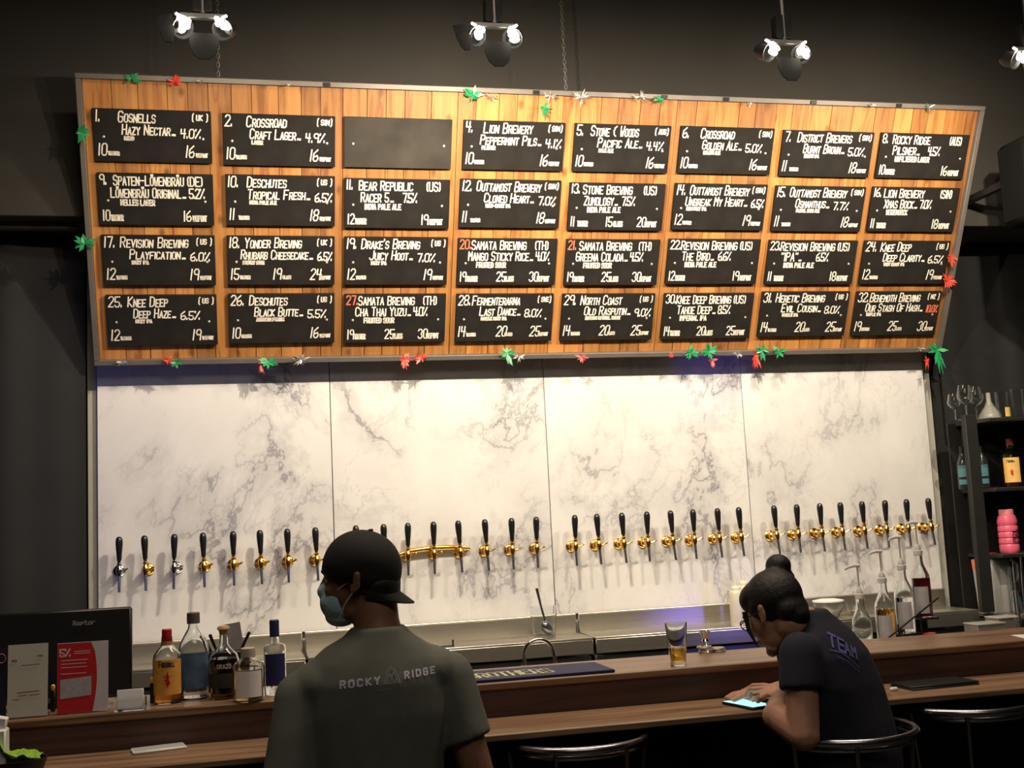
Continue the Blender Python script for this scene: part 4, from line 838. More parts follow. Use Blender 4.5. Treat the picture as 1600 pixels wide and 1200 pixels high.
# ---------------------------------------------------------------- things on the bar
def wrapx(mb, R): mb.v = [Vector(((R + (-v.y)) * sin(v.x / R), -(R + (-v.y)) * cos(v.x / R), v.z)) for v in mb.v]; return mb
def arc_label(R, a0, a1, z0, z1, n=12, sy=1.0):
    mb = MB(); vs = []; fs = []
    for i in range(n + 1):
        a = a0 + (a1 - a0) * i / n
        for r in (R, R + 0.0006): vs += [(r * sin(a), -r * cos(a) * sy, z0), (r * sin(a), -r * cos(a) * sy, z1)]
    for i in range(n): q = i * 4; fs += [(q + 2, q + 6, q + 7, q + 3), (q, q + 1, q + 5, q + 4), (q + 1, q + 3, q + 7, q + 5), (q, q + 4, q + 6, q + 2)]
    fs += [(0, 2, 3, 1), (n * 4, n * 4 + 1, n * 4 + 3, n * 4 + 2)]
    return mb.add(vs, fs)
def bottle(lab, px, py, H, R, prof, glass, cap_m, cap_r, cap_h, liquid=None, level=0.5, labels=(), Z=UZ, marks=None, group=None, loc=None, cap_style='cylinder', nm='bottle', collar=None):
    if loc is None: H *= 1.09; R *= 1.16; cap_r *= 1.12; cap_h *= 1.1
    P = Vector(loc) if loc is not None else Vector(atz(px, py, Z)); P.z = P.z if loc is not None else Z + 0.0005
    t = thing(nm, lab, 'bottle', P, (0, 0, math.atan2(P.x - CAMP.x, -(CAMP.y - P.y)) * -1), group)
    pf = [(r * R, z * H) for r, z in prof]
    inner = [(max(r - 0.0022, 0.001), max(z, 0.004)) for r, z in pf if r > 0]
    b = MB().lathe([(0.0, 0.0)] + pf + [(pf[-1][0] - 0.002, pf[-1][1])] + [(r, z) for r, z in reversed(inner)] + [(0.0, 0.005)], n=26, cap=False)
    obj('glass_body', b, glass, t)
    if liquid:
        lq = [(0.0, 0.0055)] + [(max(r - 0.0027, 0.001), max(z, 0.0055)) for r, z in pf if z < level * H]
        zr = level * H; rr = None
        for (r0, z0), (r1, z1) in zip(pf, pf[1:]):
            if z0 <= zr <= z1: rr = r0 + (r1 - r0) * (zr - z0) / max(z1 - z0, 1e-6)
        lq += [((rr or R) - 0.0027, zr), (0.0, zr)]
        obj('liquid', MB().lathe(lq, n=26, cap=False), liquid, t)
    top = pf[-1][1]
    if cap_m:
        if cap_style == 'stopper': obj('stopper', MB().lathe([(0.0, top - 0.01), (pf[-1][0] * 0.8, top - 0.01), (pf[-1][0] * 0.8, top), (cap_r * 0.8, top + 0.002), (cap_r, top + cap_h * 0.4), (cap_r * 0.85, top + cap_h * 0.85), (cap_r * 0.3, top + cap_h), (0, top + cap_h)], n=20, cap=False), cap_m, t)
        else: obj('cap', MB().lathe([(0.0, top - 0.012), (cap_r, top - 0.012), (cap_r, top + cap_h - 0.002), (cap_r - 0.002, top + cap_h), (0, top + cap_h)], n=20, cap=False), cap_m, t)
    for (z0, z1, da, m) in labels: obj('label', arc_label(R + 0.0008, -da, da, z0 * H, z1 * H), m, t)
    if collar: obj('collar', MB().lathe([(pf[-2][0] + 0.0008, pf[-2][1] - 0.006), (pf[-1][0] + 0.0012, pf[-2][1] + 0.004), (pf[-1][0] + 0.0012, top - 0.012)], n=20, cap=False), collar, t)
    if marks: marks(t, R + 0.0016, H)
    return t
M_ORL = mat('orange_label', (0.75, 0.38, 0.07), 0.7, var=0.15, scale=50); M_REDP = mat('red_cap', (0.50, 0.02, 0.02), 0.4); M_NAVY = mat('navy_print', (0.025, 0.03, 0.13), 0.5)
M_BLUEL = mat('blue_label', (0.09, 0.16, 0.27), 0.5, var=0.3, scale=30); M_DKL = mat('dark_label', (0.035, 0.032, 0.028), 0.6, var=0.3, scale=30); M_CREAM = mat('cream_label', (0.60, 0.55, 0.45), 0.7, var=0.1, scale=40)
M_WHISKY = mat('amber_liquid', (0.75, 0.28, 0.05), 0.02, trans=1.0, ior=1.36, var=0.0); M_DARKL = mat('dark_liquid', (0.20, 0.07, 0.03), 0.02, trans=0.9, ior=1.36, var=0.0)
M_WATER = mat('clear_liquid', (0.95, 0.97, 1.0), 0.02, trans=1.0, ior=1.33, var=0.0); M_CORK = mat('cork', (0.55, 0.38, 0.20), 0.8, var=0.15, scale=60); M_PEACH = mat('peach_liquid', (0.85, 0.55, 0.25), 0.03, trans=0.85, var=0)
def fire_marks(t, R, H):
    mb = MB(); text(mb, 'Fireball', -0.024, 0.52 * H, 0.016, 0.0016, wf=0.4, shear=0, width=0.046); obj('label_lettering', wrapx(mb, R), M_DKL, t, smooth=False, kind='stuff')
    mb = MB(); pts = [(0, .0), (.008, .016), (.004, .018), (.012, .034), (.003, .030), (.001, .044), (-.005, .030), (-.012, .036), (-.007, .018), (-.012, .014), (-.004, .010)]
    mb.add([(x * 1.1, 0, 0.22 * H + z * 1.1) for x, z in pts] + [(0, 0, 0.22 * H + .02)], [(i, (i + 1) % len(pts), len(pts)) for i in range(len(pts))]); obj('label_emblem', wrapx(mb, R), M_REDP, t, smooth=False, label='red flame figure')
ROUND = [(0.90, 0.0), (1.0, 0.02), (1.0, 0.60), (0.93, 0.68), (0.62, 0.76), (0.42, 0.81), (0.38, 0.84), (0.38, 0.93)]
bottle('whisky bottle with orange label and dark red cap, leftmost of the spirit bottles', 262, 1098, 0.182, 0.0345, ROUND, M_GLASS, M_REDP, 0.0125, 0.020, M_WHISKY, 0.42, ((0.13, 0.62, 1.15, M_ORL),), collar=mat('tan_collar', (0.50, 0.28, 0.13), 0.5), marks=fire_marks)
TALL = [(0.88, 0.0), (1.0, 0.02), (1.0, 0.56), (0.92, 0.66), (0.66, 0.75), (0.38, 0.84), (0.34, 0.88), (0.34, 0.93), (0.40, 0.95)]
bottle('tall clear bottle with blue label and grey stopper, second of the spirit bottles', 304, 1091, 0.218, 0.0375, TALL, M_GLASS, mat('brown_grey_stopper', (0.13, 0.11, 0.10), 0.6), 0.0165, 0.018, M_WATER, 0.30, ((0.14, 0.56, 1.1, M_BLUEL),))
DEC = [(0.80, 0.0), (0.88, 0.02), (0.90, 0.30), (1.0, 0.44), (1.0, 0.52), (0.88, 0.60), (0.50, 0.68), (0.30, 0.74), (0.27, 0.90), (0.33, 0.93)]
def erz(t, R, H):
    mb = MB(); text(mb, 'ORAZO', -0.02, 0.43 * H, 0.011, 0.0011, wf=0.6, sp=0.3, shear=0, width=0.042); obj('label_lettering', wrapx(mb, R + 0.0005), M_CREAM, t, smooth=False, kind='stuff')
bottle('round-shouldered brown decanter bottle with gold stopper, third of the spirit bottles', 351, 1091, 0.188, 0.0375, DEC, M_GLASS, M_CORK, 0.0165, 0.014, M_DARKL, 0.55, ((0.16, 0.36, 1.2, M_DKL),), marks=erz, cap_style='stopper')
SHORT = [(0.90, 0.0), (1.0, 0.03), (1.0, 0.66), (0.90, 0.74), (0.55, 0.80), (0.40, 0.84), (0.40, 0.94)]
bottle('short squat bottle with white label and wooden top, between the decanter and the navy bottle', 389, 1095, 0.130, 0.0375, SHORT, M_GLASS, mat('beige_cap', (0.50, 0.44, 0.36), 0.6), 0.0185, 0.012, M_PEACH, 0.62, ((0.10, 0.60, 0.9, M_PAPER),))
VOD = [(0.92, 0.0), (1.0, 0.02), (1.0, 0.66), (0.92, 0.72), (0.46, 0.745), (0.40, 0.78), (0.40, 0.90)]
bottle('clear vodka bottle with navy cap and navy label, beside the man\'s shoulder', 431, 1085, 0.180, 0.0275, VOD, M_GLASS, M_NAVY, 0.0125, 0.033, M_WATER, 0.12, ((0.14, 0.60, 1.0, M_NAVY),))

# caddy with menu card and utensils behind the decanter
P = Vector(at(357, 1062, -2.605)); P.z = UZ
t = thing('utensil_caddy', 'black caddy with a menu card and utensils behind the brown decanter bottle', 'caddy', P)
obj('box', MB().box((0, 0, 0.06), (0.13, 0.08, 0.118), 0.004), M_BLACK, t)
obj('menu_card', MB().box((0.012, 0.01, 0.155), (0.062, 0.003, 0.085), 0, Matrix.Rotation(radians(-8), 3, 'Y')), mat('grey_card', (0.38, 0.35, 0.36), 0.6, var=0.2, scale=20), t)
for x0, dx in ((0.035, 0.030), (-0.03, -0.022), (-0.045, -0.03)): obj('utensil', MB().tube([(x0, 0, 0.11), (x0 + dx, -0.01, 0.17)], [0.004, 0.005], 8), M_BLACK, t)

# till monitor
Pm = Vector(atz(128, 1075, UZ)); Pm.z = UZ
t = thing('till_monitor', 'black till screen seen from behind at the left end of the bar', 'monitor', (Pm.x, -2.66, UZ), (0, 0, 0))
tw = at(206, 947, -2.70); half = tw.x - Pm.x; zt_ = tw.z - UZ
RM = Matrix.Rotation(radians(-5), 3, 'X')
obj('screen_housing', MB().box((0, -0.04, zt_ / 2 + 0.014), (2 * half, 0.03, zt_ - 0.030), 0.006, RM), M_BLACK, t)
obj('screen', MB().box((0, -0.022, zt_ / 2 + 0.014), (2 * half - 0.03, 0.004, zt_ - 0.055), 0.001, RM), mat('dark_screen', (0.01, 0.01, 0.012), 0.1), t)
obj('stand', MB().box((0, 0.03, 0.06), (0.06, 0.04, 0.118), 0.006), M_BLACK, t); obj('base', MB().box((0, 0.02, 0.007), (0.18, 0.13, 0.012), 0.004), M_BLACK, t)
rl = MB(); text(rl, 'Raptor', -0.033, 0, 0.0115, 0.0015, wf=0.62, sp=0.3, sc=1.0, shear=0, width=0.062, lower=True)
yy = -0.04 - 0.0165
rl.v = [RM @ Vector((v.x, -0.0158, v.z)) for v in rl.v]; zc = (at(133, 977, -2.72).z - UZ); rl.v = [v + Vector((at(133, 977, -2.72).x - Pm.x, -0.04 - (zc - zt_ / 2 - 0.014) * -0.087, zc)) for v in rl.v]
rl.v = [v + Vector((0, -0.004, 0)) for v in rl.v]
obj('lettering', rl, mat('grey_print', (0.30, 0.30, 0.30), 0.5), t, smooth=False, kind='stuff', label='grey maker lettering')

def standee(lab, cat, px0, px1, pyt, pyb, y, m, dx=0.0, th=0.006, nm='sign_holder', lean=4):
    a = at(px0, pyb, y); b_ = at(px1, pyb, y); top = at(px0, pyt, y)
    w_, h = b_.x - a.x, top.z - UZ
    t = thing(nm, lab, cat, ((a.x + b_.x) / 2, y, UZ), (radians(-lean), 0, radians(dx)))
    R_ = Matrix.Identity(3)
    obj('foot', MB().box((0, 0.025, 0.005), (w_ * 0.98, 0.05, 0.003)), M_GLASS, t)
    return t, w_, h, R_
t, w_, h, R_ = standee('white card in a clear stand, left of the red leaflet before the till screen', 'sign', 11, 74, 1010, 1121, -2.865, None)
M_CARD = mat('white_card', (0.56, 0.56, 0.50), 0.6, var=0.05)
obj('card', MB().box((0, 0, h / 2 + 0.003), (w_, 0.003, h - 0.002), 0, R_), M_CARD, t)
mk_ = MB(); poly_line(mk_, [(-w_ * 0.25, h * 0.35), (w_ * 0.28, h * 0.36)], 0.0013); obj('print', MB().add([R_ @ (v + Vector((0, -0.003, 0))) for v in mk_.v], mk_.f), mat('brown_red_print', (0.30, 0.08, 0.07), 0.6), t, smooth=False)
mk_ = MB()
for k, (x0, x1) in enumerate(((-.22, -.02), (.06, .30), (-.36, -.22), (-.15, .28))): poly_line(mk_, [(w_ * x0, h * (0.31 if k < 2 else (0.26 if k == 2 else 0.72))), (w_ * x1, h * (0.315 if k < 2 else (0.26 if k == 2 else 0.725)))], 0.0010)
poly_line(mk_, [(-w_ * .38, h * .79), (-w_ * .30, h * .79)], 0.003); poly_line(mk_, [(w_ * .24, h * .84), (w_ * .36, h * .84)], 0.002)
obj('print', MB().add([R_ @ (v + Vector((0, -0.003, 0))) for v in mk_.v], mk_.f), mat('grey_brown_print', (0.22, 0.17, 0.16), 0.6), t, smooth=False, kind='stuff')
# red leaflet
t, w_, h, R_ = standee('red and white leaflet standing in front of the till screen', 'leaflet', 89, 169, 1007, 1118, -2.855, None, nm='leaflet_holder')
obj('card', MB().box((0, 0, h / 2 + 0.003), (w_, 0.003, h - 0.002), 0, R_), mat('lilac_white_card', (0.58, 0.55, 0.60), 0.5), t)
P_ = [(-w_ / 2 + 0.0005, 0.003), (w_ * 0.19, 0.003)] + [(w_ * (0.19 + 0.09 * sin(pi * q / 8 * 0.95)), h * (q / 8)) for q in range(1, 8)] + [(w_ * 0.16, h), (-w_ / 2 + 0.0005, h)]
rp = MB(); rp.add([(x, -0.0022, z) for x, z in P_], [tuple(range(len(P_)))]); rp.v = [R_ @ v for v in rp.v]; obj('red_field', rp, mat('red_card', (0.50, 0.015, 0.02), 0.5, var=0.05), t, smooth=False)
tx = MB(); text(tx, '5%', -w_ * 0.45, h * 0.82, 0.0185, 0.0021, wf=0.6, shear=0)
for k, (zz, x1) in enumerate(((.88, .14), (.85, .14), (.76, .10), (.71, .06), (.66, .08), (.57, .06))): poly_line(tx, [(-w_ * (0.16 if k < 2 else 0.42), h * zz), (w_ * x1, h * zz)], 0.0009)
obj('lettering', MB().add([R_ @ (v + Vector((0, -0.0030, 0))) for v in tx.v], tx.f), mat('pink_white_print', (0.75, 0.55, 0.58), 0.6), t, smooth=False, kind='stuff')
bx = MB().add([R_ @ Vector((x * w_, -0.0027, z * h)) for x, z in ((-.44, .22), (.17, .25), (.17, .52), (-.44, .49))], [(0, 1, 2, 3)]); obj('voucher_box', bx, mat('grey_lilac', (0.40, 0.37, 0.42), 0.6, var=0.15, scale=90), t, smooth=False)
# dark sign cut by the left edge
t, w_, h, R_ = standee('dark card with a pink ring, cut by the left edge of the photo', 'sign', -30, 9, 1016, 1120, -2.86, None)
obj('card', MB().box((0, 0, h / 2 + 0.003), (w_, 0.003, h - 0.002), 0, R_), mat('dark_navy_card', (0.02, 0.015, 0.035), 0.5), t)
rg = MB().tube([(w_ * 0.30 + 0.010 * cos(q), -0.004, h * 0.86 + 0.012 * sin(q)) for q in [2 * pi * i / 18 for i in range(18)]], 0.0012, 6, closed=True); rg.v = [R_ @ v for v in rg.v]; obj('pink_ring', rg, mat('pink_print', (0.60, 0.22, 0.25), 0.5), t)
# card holder
a = atz(180, 1112, UZ); b_ = at(228, 1108, a.y); w_ = b_.x - a.x; h = at(203, 1076, a.y).z - UZ
t = thing('card_holder', 'small clear holder of white cards right of the red leaflet', 'card holder', ((a.x + b_.x) / 2, a.y, UZ))
obj('cards', MB().box((0, 0, h * 0.52), (w_ * 0.86, 0.012, h * 0.9), 0.001, Matrix.Rotation(radians(-8), 3, 'X')), M_PAPER, t)
obj('tray', MB().box((0, -0.012, h * 0.32), (w_, 0.002, h * 0.6)).box((0, 0, 0.002), (w_, 0.035, 0.003)).box((-w_ / 2, 0, h * 0.3), (0.002, 0.03, h * 0.6)).box((w_ / 2, 0, h * 0.3), (0.002, 0.03, h * 0.6)), M_GLASS, t)
# small yellow-tipped lighter stand pieces
for px, py, hh, lab in ((238, 1075, 0.035, 'small yellow plastic lighter on the bar left of the whisky bottle'), (83, 1080, 0.030, 'small yellow tipped clip between the white card and red leaflet')):
    P = Vector(at(px, py, -2.78)); P.z = UZ
    t = thing('lighter', lab, 'lighter', P); obj('body', MB().box((0, 0, 0.030), (0.013, 0.010, 0.058), 0.003), M_BLACK, t); obj('tip', MB().box((0, -0.001, 0.066), (0.011, 0.009, 0.018), 0.003), mat('yellow_plastic', (0.80, 0.50, 0.05), 0.4), t)

# bar mat
c0 = (Vector(atz(840, 1056, UZ)))
xa, xb = atz(735, 1058, UZ).x, atz(946, 1045, UZ).x; ym0, ym1 = atz(735, 1066, UZ).y, atz(840, 1041, UZ).y
ym0 = YU0 + 0.010; ym1 = ym0 + 0.215
xa -= 0.06
t = thing('bar_mat', 'long navy rubber bar mat with cream lettering on the raised ledge', 'bar mat', ((xa + xb) / 2, (ym0 + ym1) / 2, UZ))
obj('mat', MB().box((0, 0, 0.0045), (xb - xa, ym1 - ym0, 0.010), 0.002), mat('navy_rubber', (0.018, 0.022, 0.085), 0.6, var=0.15, scale=30), t)
bl_ = MB(); text(bl_, 'BROTHERS', 0, 0, 0.100, 0.0046, wf=0.26, sp=0.11, shear=0, jit=0, width=0.272); x0_ = at(735, 1058, ym0 + 0.03).x - (xa + xb) / 2 + 0.0
bl_.v = [Vector((v.x + x0_, v.z - 0.058, 0.0096)) for v in bl_.v]; obj('lettering', bl_, mat('cream_print', (0.72, 0.68, 0.36), 0.5), t, smooth=False, kind='stuff', label='cream block lettering')

# beer glass
def tumbler(nm, lab, cat, P, r0, r1, h, liq=None, lv=0.4, group=None, th=0.0025):
    t = thing(nm, lab, cat, P, group=group)
    obj('glass', MB().lathe([(0, 0), (r0, 0), (r0 * 1.01, 0.01), (r1, h), (r1 - th, h), (r0 - th, 0.012), (0, 0.011)], n=30, cap=False), M_GLASS, t)
    if liq: rl_ = r0 + (r1 - r0) * lv; obj('liquid', MB().lathe([(0, 0.0125), (r0 - th - 0.0004, 0.0135), (rl_ - th - 0.0004, h * lv), (0, h * lv)], n=30, cap=False), liq, t)
    return t
P = Vector(atz(1060, 1040, UZ)); P.z = UZ + 0.0005
tumbler('beer_glass', 'pint glass with a little amber beer left on the raised ledge', 'glass', P, 0.0245, 0.0345, 0.131, mat('beer', (0.90, 0.52, 0.06), 0.02, trans=0.95, ior=1.34, var=0, emit=None), 0.42)
# arched faucet
P = Vector(at(843, 1048, -2.35)); P.z = -0.10
t = thing('faucet', 'arched chrome faucet behind the navy bar mat', 'faucet', P)
zt_ = at(843, 999, -2.35).z + 0.10; ra = 0.052
pts = [(-ra, 0, 0.0), (-ra, 0, zt_ - ra)] + [(-ra * cos(q), 0, zt_ - ra + ra * sin(q)) for q in [pi * i / 14 for i in range(1, 14)]] + [(ra, -0.005, zt_ - ra), (ra + 0.008, -0.006, zt_ - ra - 0.045)]
obj('spout', MB().tube(pts, 0.0062, 12), M_CHROME, t); obj('base', MB().lathe([(0.02, 0), (0.02, 0.01), (0.012, 0.02), (0.012, 0.11), (0.009, 0.13)], (-ra, 0, 0), 16), M_CHROME, t)
obj('handle', MB().tube([(-ra, 0, 0.14), (-ra - 0.022, -0.006, 0.125)], 0.004, 8), M_CHROME, t)
# plastic jug with metal scoop on back counter
P = Vector(at(851, 1000, -0.20)); P.z = -0.0995
t = tumbler('plastic_jug', 'clear plastic jug on the steel back counter holding a metal scoop', 'jug', P, 0.058, 0.076, 0.165, th=0.003)
t = thing('ice_scoop', 'metal ice scoop standing in the clear plastic jug', 'scoop', (P.x, P.y, P.z + 0.012))
obj('handle', MB().tube([(0.012, 0, 0.06), (-0.010, 0, 0.15), (-0.030, 0, 0.25)], [0.007, 0.006, 0.009], 10), M_STEELT, t)
obj('scoop_bowl', MB().ball((0.015, -0.005, 0.038), (0.030, 0.022, 0.042), Matrix.Rotation(radians(-35), 3, 'Y'), 16, 10), M_STEELT, t)
# squeeze bottles behind the woman's head
for px, lab, hh in ((1153, 'cream squeeze bottle on the steel counter, just left of the woman\'s hair', 0.19), (1166, 'taller cream squeeze bottle half hidden behind the woman\'s hair', 0.21)):
    P = Vector(at(px, 975, -0.30 + (px - 1153) * 0.006)); P.z = -0.0995
    t = thing('squeeze_bottle', lab, 'bottle', P, group='cream squeeze bottles')
    obj('body', MB().lathe([(0, 0), (0.036, 0), (0.038, 0.01), (0.038, hh * 0.9), (0.030, hh), (0.022, hh + 0.006)], n=20), mat('cream_plastic', (0.62, 0.58, 0.42), 0.35), t)
    obj('nozzle', MB().lathe([(0.026, hh + 0.006), (0.024, hh + 0.016), (0.010, hh + 0.025), (0.003, hh + 0.085)], n=16), mat('pale_nozzle', (0.70, 0.67, 0.52), 0.35), t)
# lidded bowl
P = Vector(at(1300, 985, -0.22)); P.z = -0.0995
for dx, w_, lab, lidm in ((0, 0.085, 'bowl with a white lid on the steel counter behind the woman\'s shoulder', M_WHITE), (0.17, 0.06, 'glass bowl right of the white lidded bowl', None)):
    t = thing('bowl', lab, 'bowl', P + Vector((dx, 0.02, 0)), group='bowls behind the woman')
    obj('bowl_body', MB().lathe([(0, 0), (w_ * 0.6, 0), (w_ * 0.95, 0.05), (w_, 0.085), (w_ - 0.004, 0.085), (w_ * 0.9, 0.05), (w_ * 0.55, 0.006), (0, 0.006)], n=26, cap=False), M_GLASS, t)
    if lidm: obj('lid', MB().lathe([(0, 0.087), (w_ * 1.03, 0.087), (w_ * 1.03, 0.094), (w_ * 0.6, 0.102), (0, 0.103)], n=26, cap=False), lidm, t)
# jigger and coasters behind ledge
P = Vector(at(1106, 1031, -2.60)); P.z = UZ
t = thing('jigger', 'chrome cocktail strainer stand beside the pint glass', 'bar tool', P + Vector((0, 0.012, 0)))
obj('cup', MB().lathe([(0.012, 0.038), (0.009, 0.045), (0.014, 0.060), (0.021, 0.072), (0.019, 0.072), (0.010, 0.058)], n=20), M_CHROME, t)
for k in range(3): q = 2 * pi * k / 3 + 0.5; obj('foot', MB().tube([(0, 0, 0.042), (0.012 * cos(q), 0.012 * sin(q), 0.02), (0.020 * cos(q), 0.020 * sin(q), 0.002)], 0.0032, 8), M_CHROME, t)
for k, (px, dz) in enumerate(((1132, 0), (1134, 0.0075), (1129, 0.015), (1158, 0), (1156, 0.0075))):
    P = Vector(atz(px, 1027, UZ)); P.z = UZ + dz; P.y = -2.585
    o = obj('ashtray_lid', MB().lathe([(0, 0), (0.024, 0), (0.026, 0.003), (0.024, 0.007), (0, 0.007)], n=20, cap=False), mat('pale_metal', (0.55, 0.52, 0.48), 0.4, 0.6), None); o.name = 'steel_disc'; o.location = P
    tag(o, ('steel disc in the stack beside the strainer, %s' if k < 3 else 'steel disc in the small right stack, %s') % (('bottom', 'middle', 'top', 'lower', 'upper')[k]), 'disc', 'steel discs stacked behind the ledge')

# phone of the woman
q = [Vector(atz(*p_, LZ + 0.008)) for p_ in ((1134, 1098), (1152, 1090), (1205, 1100), (1181, 1107))]
# regular rectangle fitted to it
cc = sum(q, Vector()) / 4; ax = ((q[3] - q[0]) + (q[2] - q[1])).normalized(); ay = Vector((-ax.y, ax.x, 0))
t = thing('phone', 'lit smartphone lying on the lower ledge under the woman\'s hand', 'phone', (cc.x, cc.y, LZ), (0, 0, math.atan2(ax.y, ax.x)))
obj('case', MB().box((0, 0, 0.0045), (0.150, 0.076, 0.008), 0.003), M_BLACK, t)
obj('screen', MB().box((0, 0, 0.0088), (0.142, 0.069, 0.0008)), mat('lit_screen', (0.1, 0.1, 0.1), 0.2, emit=(0.42, 0.86, 0.86), estr=0.5), t, label='glowing pale cyan screen')
# black folder and white cup on the lower ledge at the right
P = Vector(atz(1465, 1072, LZ)); P.z = LZ
t = thing('folder', 'black leather bill folder on the lower ledge at the right', 'folder', (P.x, YU0 - 0.10, LZ), (0, 0, radians(2)))
obj('cover', MB().box((0, 0, 0.003), (0.235, 0.12, 0.005), 0.001), mat('black_leather', (0.020, 0.024, 0.024), 0.35, bump=0.1), t); obj('cover', MB().box((0, 0.002, 0.0095), (0.235, 0.12, 0.005), 0.001), mat('black_leather', (0.02, 0.02, 0.02), 0.3), t)
o = obj('eraser', MB().box((0, 0, 0.006), (0.026, 0.014, 0.012), 0.004), M_WHITE); o.name = 'small_white_box'; P = Vector(atz(1397, 1080, LZ)); o.location = (P.x, P.y, LZ); tag(o, 'tiny white box on the lower ledge beside the woman\'s back', 'box')
# white phone left
P = Vector(atz(248, 1172, LZ)); P.z = LZ
t = thing('phone', 'white phone lying on the lower ledge at the left', 'phone', (P.x, P.y, LZ), (0, 0, radians(12))); obj('case', MB().box((0, 0, 0.004), (0.140, 0.068, 0.008), 0.003), M_WHITE, t); obj('screen', MB().box((0, 0, 0.0084), (0.130, 0.058, 0.0006)), mat('grey_screen', (0.62, 0.62, 0.60), 0.2), t)
# tray, napkins, green cloth
P = Vector(atz(48, 1186, LZ)); P.z = LZ
t = thing('serving_tray', 'black tray at the lower left corner of the photo', 'tray', (P.x - 0.04, -3.085, LZ)); obj('dish', MB().lathe([(0, 0), (0.10, 0), (0.112, 0.034), (0.108, 0.034), (0.097, 0.006), (0, 0.006)], n=36, cap=False, sy=0.62), M_BLACK, t)
tp = t.location
cl = MB(); n = 16; rnd = random.Random(9); vs = []
Xc = atz(58, 1165, LZ).x
for j in range(n + 1):
    for i in range(n + 1):
        u, v = i / n - 0.5, j / n - 0.5; z = 0.016 + 0.016 * mn.noise(Vector((u * 5 + 3, v * 5, 1.7))) + 0.010 * mn.noise(Vector((u * 11, v * 11 + 3, 0.2))) + 0.052 * max(0, 0.22 - abs(u + 0.30)) / 0.22 - 0.012 * (u + 0.5)
        vs.append((u * 0.135 + 0.006 * sin(v * 9), v * 0.07 + 0.010 * sin(u * 8), max(z, 0.002)))
fs = [(j * (n + 1) + i, j * (n + 1) + i + 1, (j + 1) * (n + 1) + i + 1, (j + 1) * (n + 1) + i) for j in range(n) for i in range(n)]
o = obj('cleaning_cloth', MB().add(vs, fs), mat('lime_cloth', (0.30, 0.52, 0.05), 0.9, var=0.12, scale=40, bump=0.3, bscale=200)); o.location = (Xc + 0.006, -3.075, LZ + 0.034); so = o.modifiers.new('thick', 'SOLIDIFY'); so.thickness = 0.003
tag(o, 'crumpled lime green cloth on the black tray', 'cloth')
P = at(-6, 1160, -3.08)
t = thing('napkin_holder', 'white napkin holder cut by the left edge of the photo', 'napkin holder', (P.x - 0.004, -3.08, LZ + 0.0065)); obj('box', MB().box((0, 0, 0.052), (0.062, 0.05, 0.102), 0.004), M_WHITE, t); obj('napkins', MB().box((0.004, 0, 0.118), (0.050, 0.03, 0.034), 0.003, Matrix.Rotation(0.25, 3, 'Y')), M_PAPER, t)
# paper sheets at right
P = atz(1590, 992, UZ)
o = obj('paper_sheet', MB().box((0, 0, 0.001), (0.15, 0.10, 0.0015), 0, None), M_PAPER); o.location = (atz(1592, 992, UZ).x + 0.03, YU0 + 0.075, UZ); o.rotation_euler = (0, 0, radians(-14)); tag(o, 'white sheet of paper on the raised ledge at the right edge', 'paper')

# ---------------------------------------------------------------- syrup bottles on a stepped rack
SYR = [(0.90, 0.0), (1.0, 0.02), (1.0, 0.52), (0.94, 0.60), (0.70, 0.68), (0.48, 0.75), (0.43, 0.80), (0.40, 0.93)]
YR = -2.36
spec = [((1343, 930), M_WATER, 0.28, 'clear syrup bottle with short label, nearest the woman on the rack'), ((1378, 905), mat('orange_syrup', (0.85, 0.42, 0.04), 0.02, trans=0.9, var=0), 0.52, 'syrup bottle with orange liquid, second on the rack'),
        ((1408, 885), M_WATER, 0.50, 'clear syrup bottle with tall white label, third on the rack'), ((1434, 862), mat('dark_syrup', (0.18, 0.01, 0.015), 0.03, trans=0.6, var=0), 0.56, 'dark red syrup bottle, rightmost and highest on the rack')]
M_SYL = mat('syrup_label', (0.60, 0.58, 0.60), 0.6, var=0.1, scale=30)
xs_ = []
PT = [(1334, 885), (1371, 863), (1401, 841), (1428, 818)]
for k, ((pp, liq, lv, lab), tp_) in enumerate(zip(spec, PT)):
    top = at(pp[0], pp[1], YR + 0.03 * k); H = 0.262; P = Vector((top.x, YR + 0.03 * k, top.z - H * 0.93 - 0.002)); xs_.append(P)
    t = bottle(lab, 0, 0, H, 0.0355, SYR, M_GLASS, None, 0, 0, liq, lv, ((0.06, 0.44 if k else 0.22, 0.75, M_SYL),), loc=P, group='syrup bottles with white pumps', nm='syrup_bottle')
    hz = at(*tp_, YR).z - P.z; s0 = H * 0.93
    obj('pump_collar', MB().lathe([(0.0135, s0 - 0.012), (0.017, s0 - 0.010), (0.017, s0 + 0.006), (0.012, s0 + 0.008), (0.013, s0 + 0.014), (0.006, s0 + 0.030)], n=18), M_WHITE, t)
    obj('pump_stem', MB().lathe([(0.0032, s0 + 0.02), (0.0032, hz - 0.006), (0.008, hz)], n=10), M_WHITE, t)
    obj('pump_spout', MB().tube([(0.008, 0, hz + 0.002), (-0.012, -0.004, hz + 0.003), (-0.034, -0.010, hz - 0.003), (-0.046 if k == 0 else -0.036, -0.012, hz - 0.010)], [0.006, 0.0065, 0.005, 0.004], 10), M_WHITE, t)
t = thing('bottle_rack', 'black stepped metal rack with a sloping bar holding the syrup bottles', 'rack', (xs_[0].x, YR, -0.10))
for k, P in enumerate(xs_):
    hh = P.z + 0.10
    obj('step', MB().box((P.x - xs_[0].x, P.y - YR, hh - 0.004), (0.078, 0.085, 0.007), 0.001), M_BLACK, t)
    if hh > 0.02: obj('riser', MB().box((P.x - xs_[0].x, P.y - YR + 0.036, hh / 2 - 0.005), (0.070, 0.006, hh - 0.012), 0.001), M_BLACK, t)
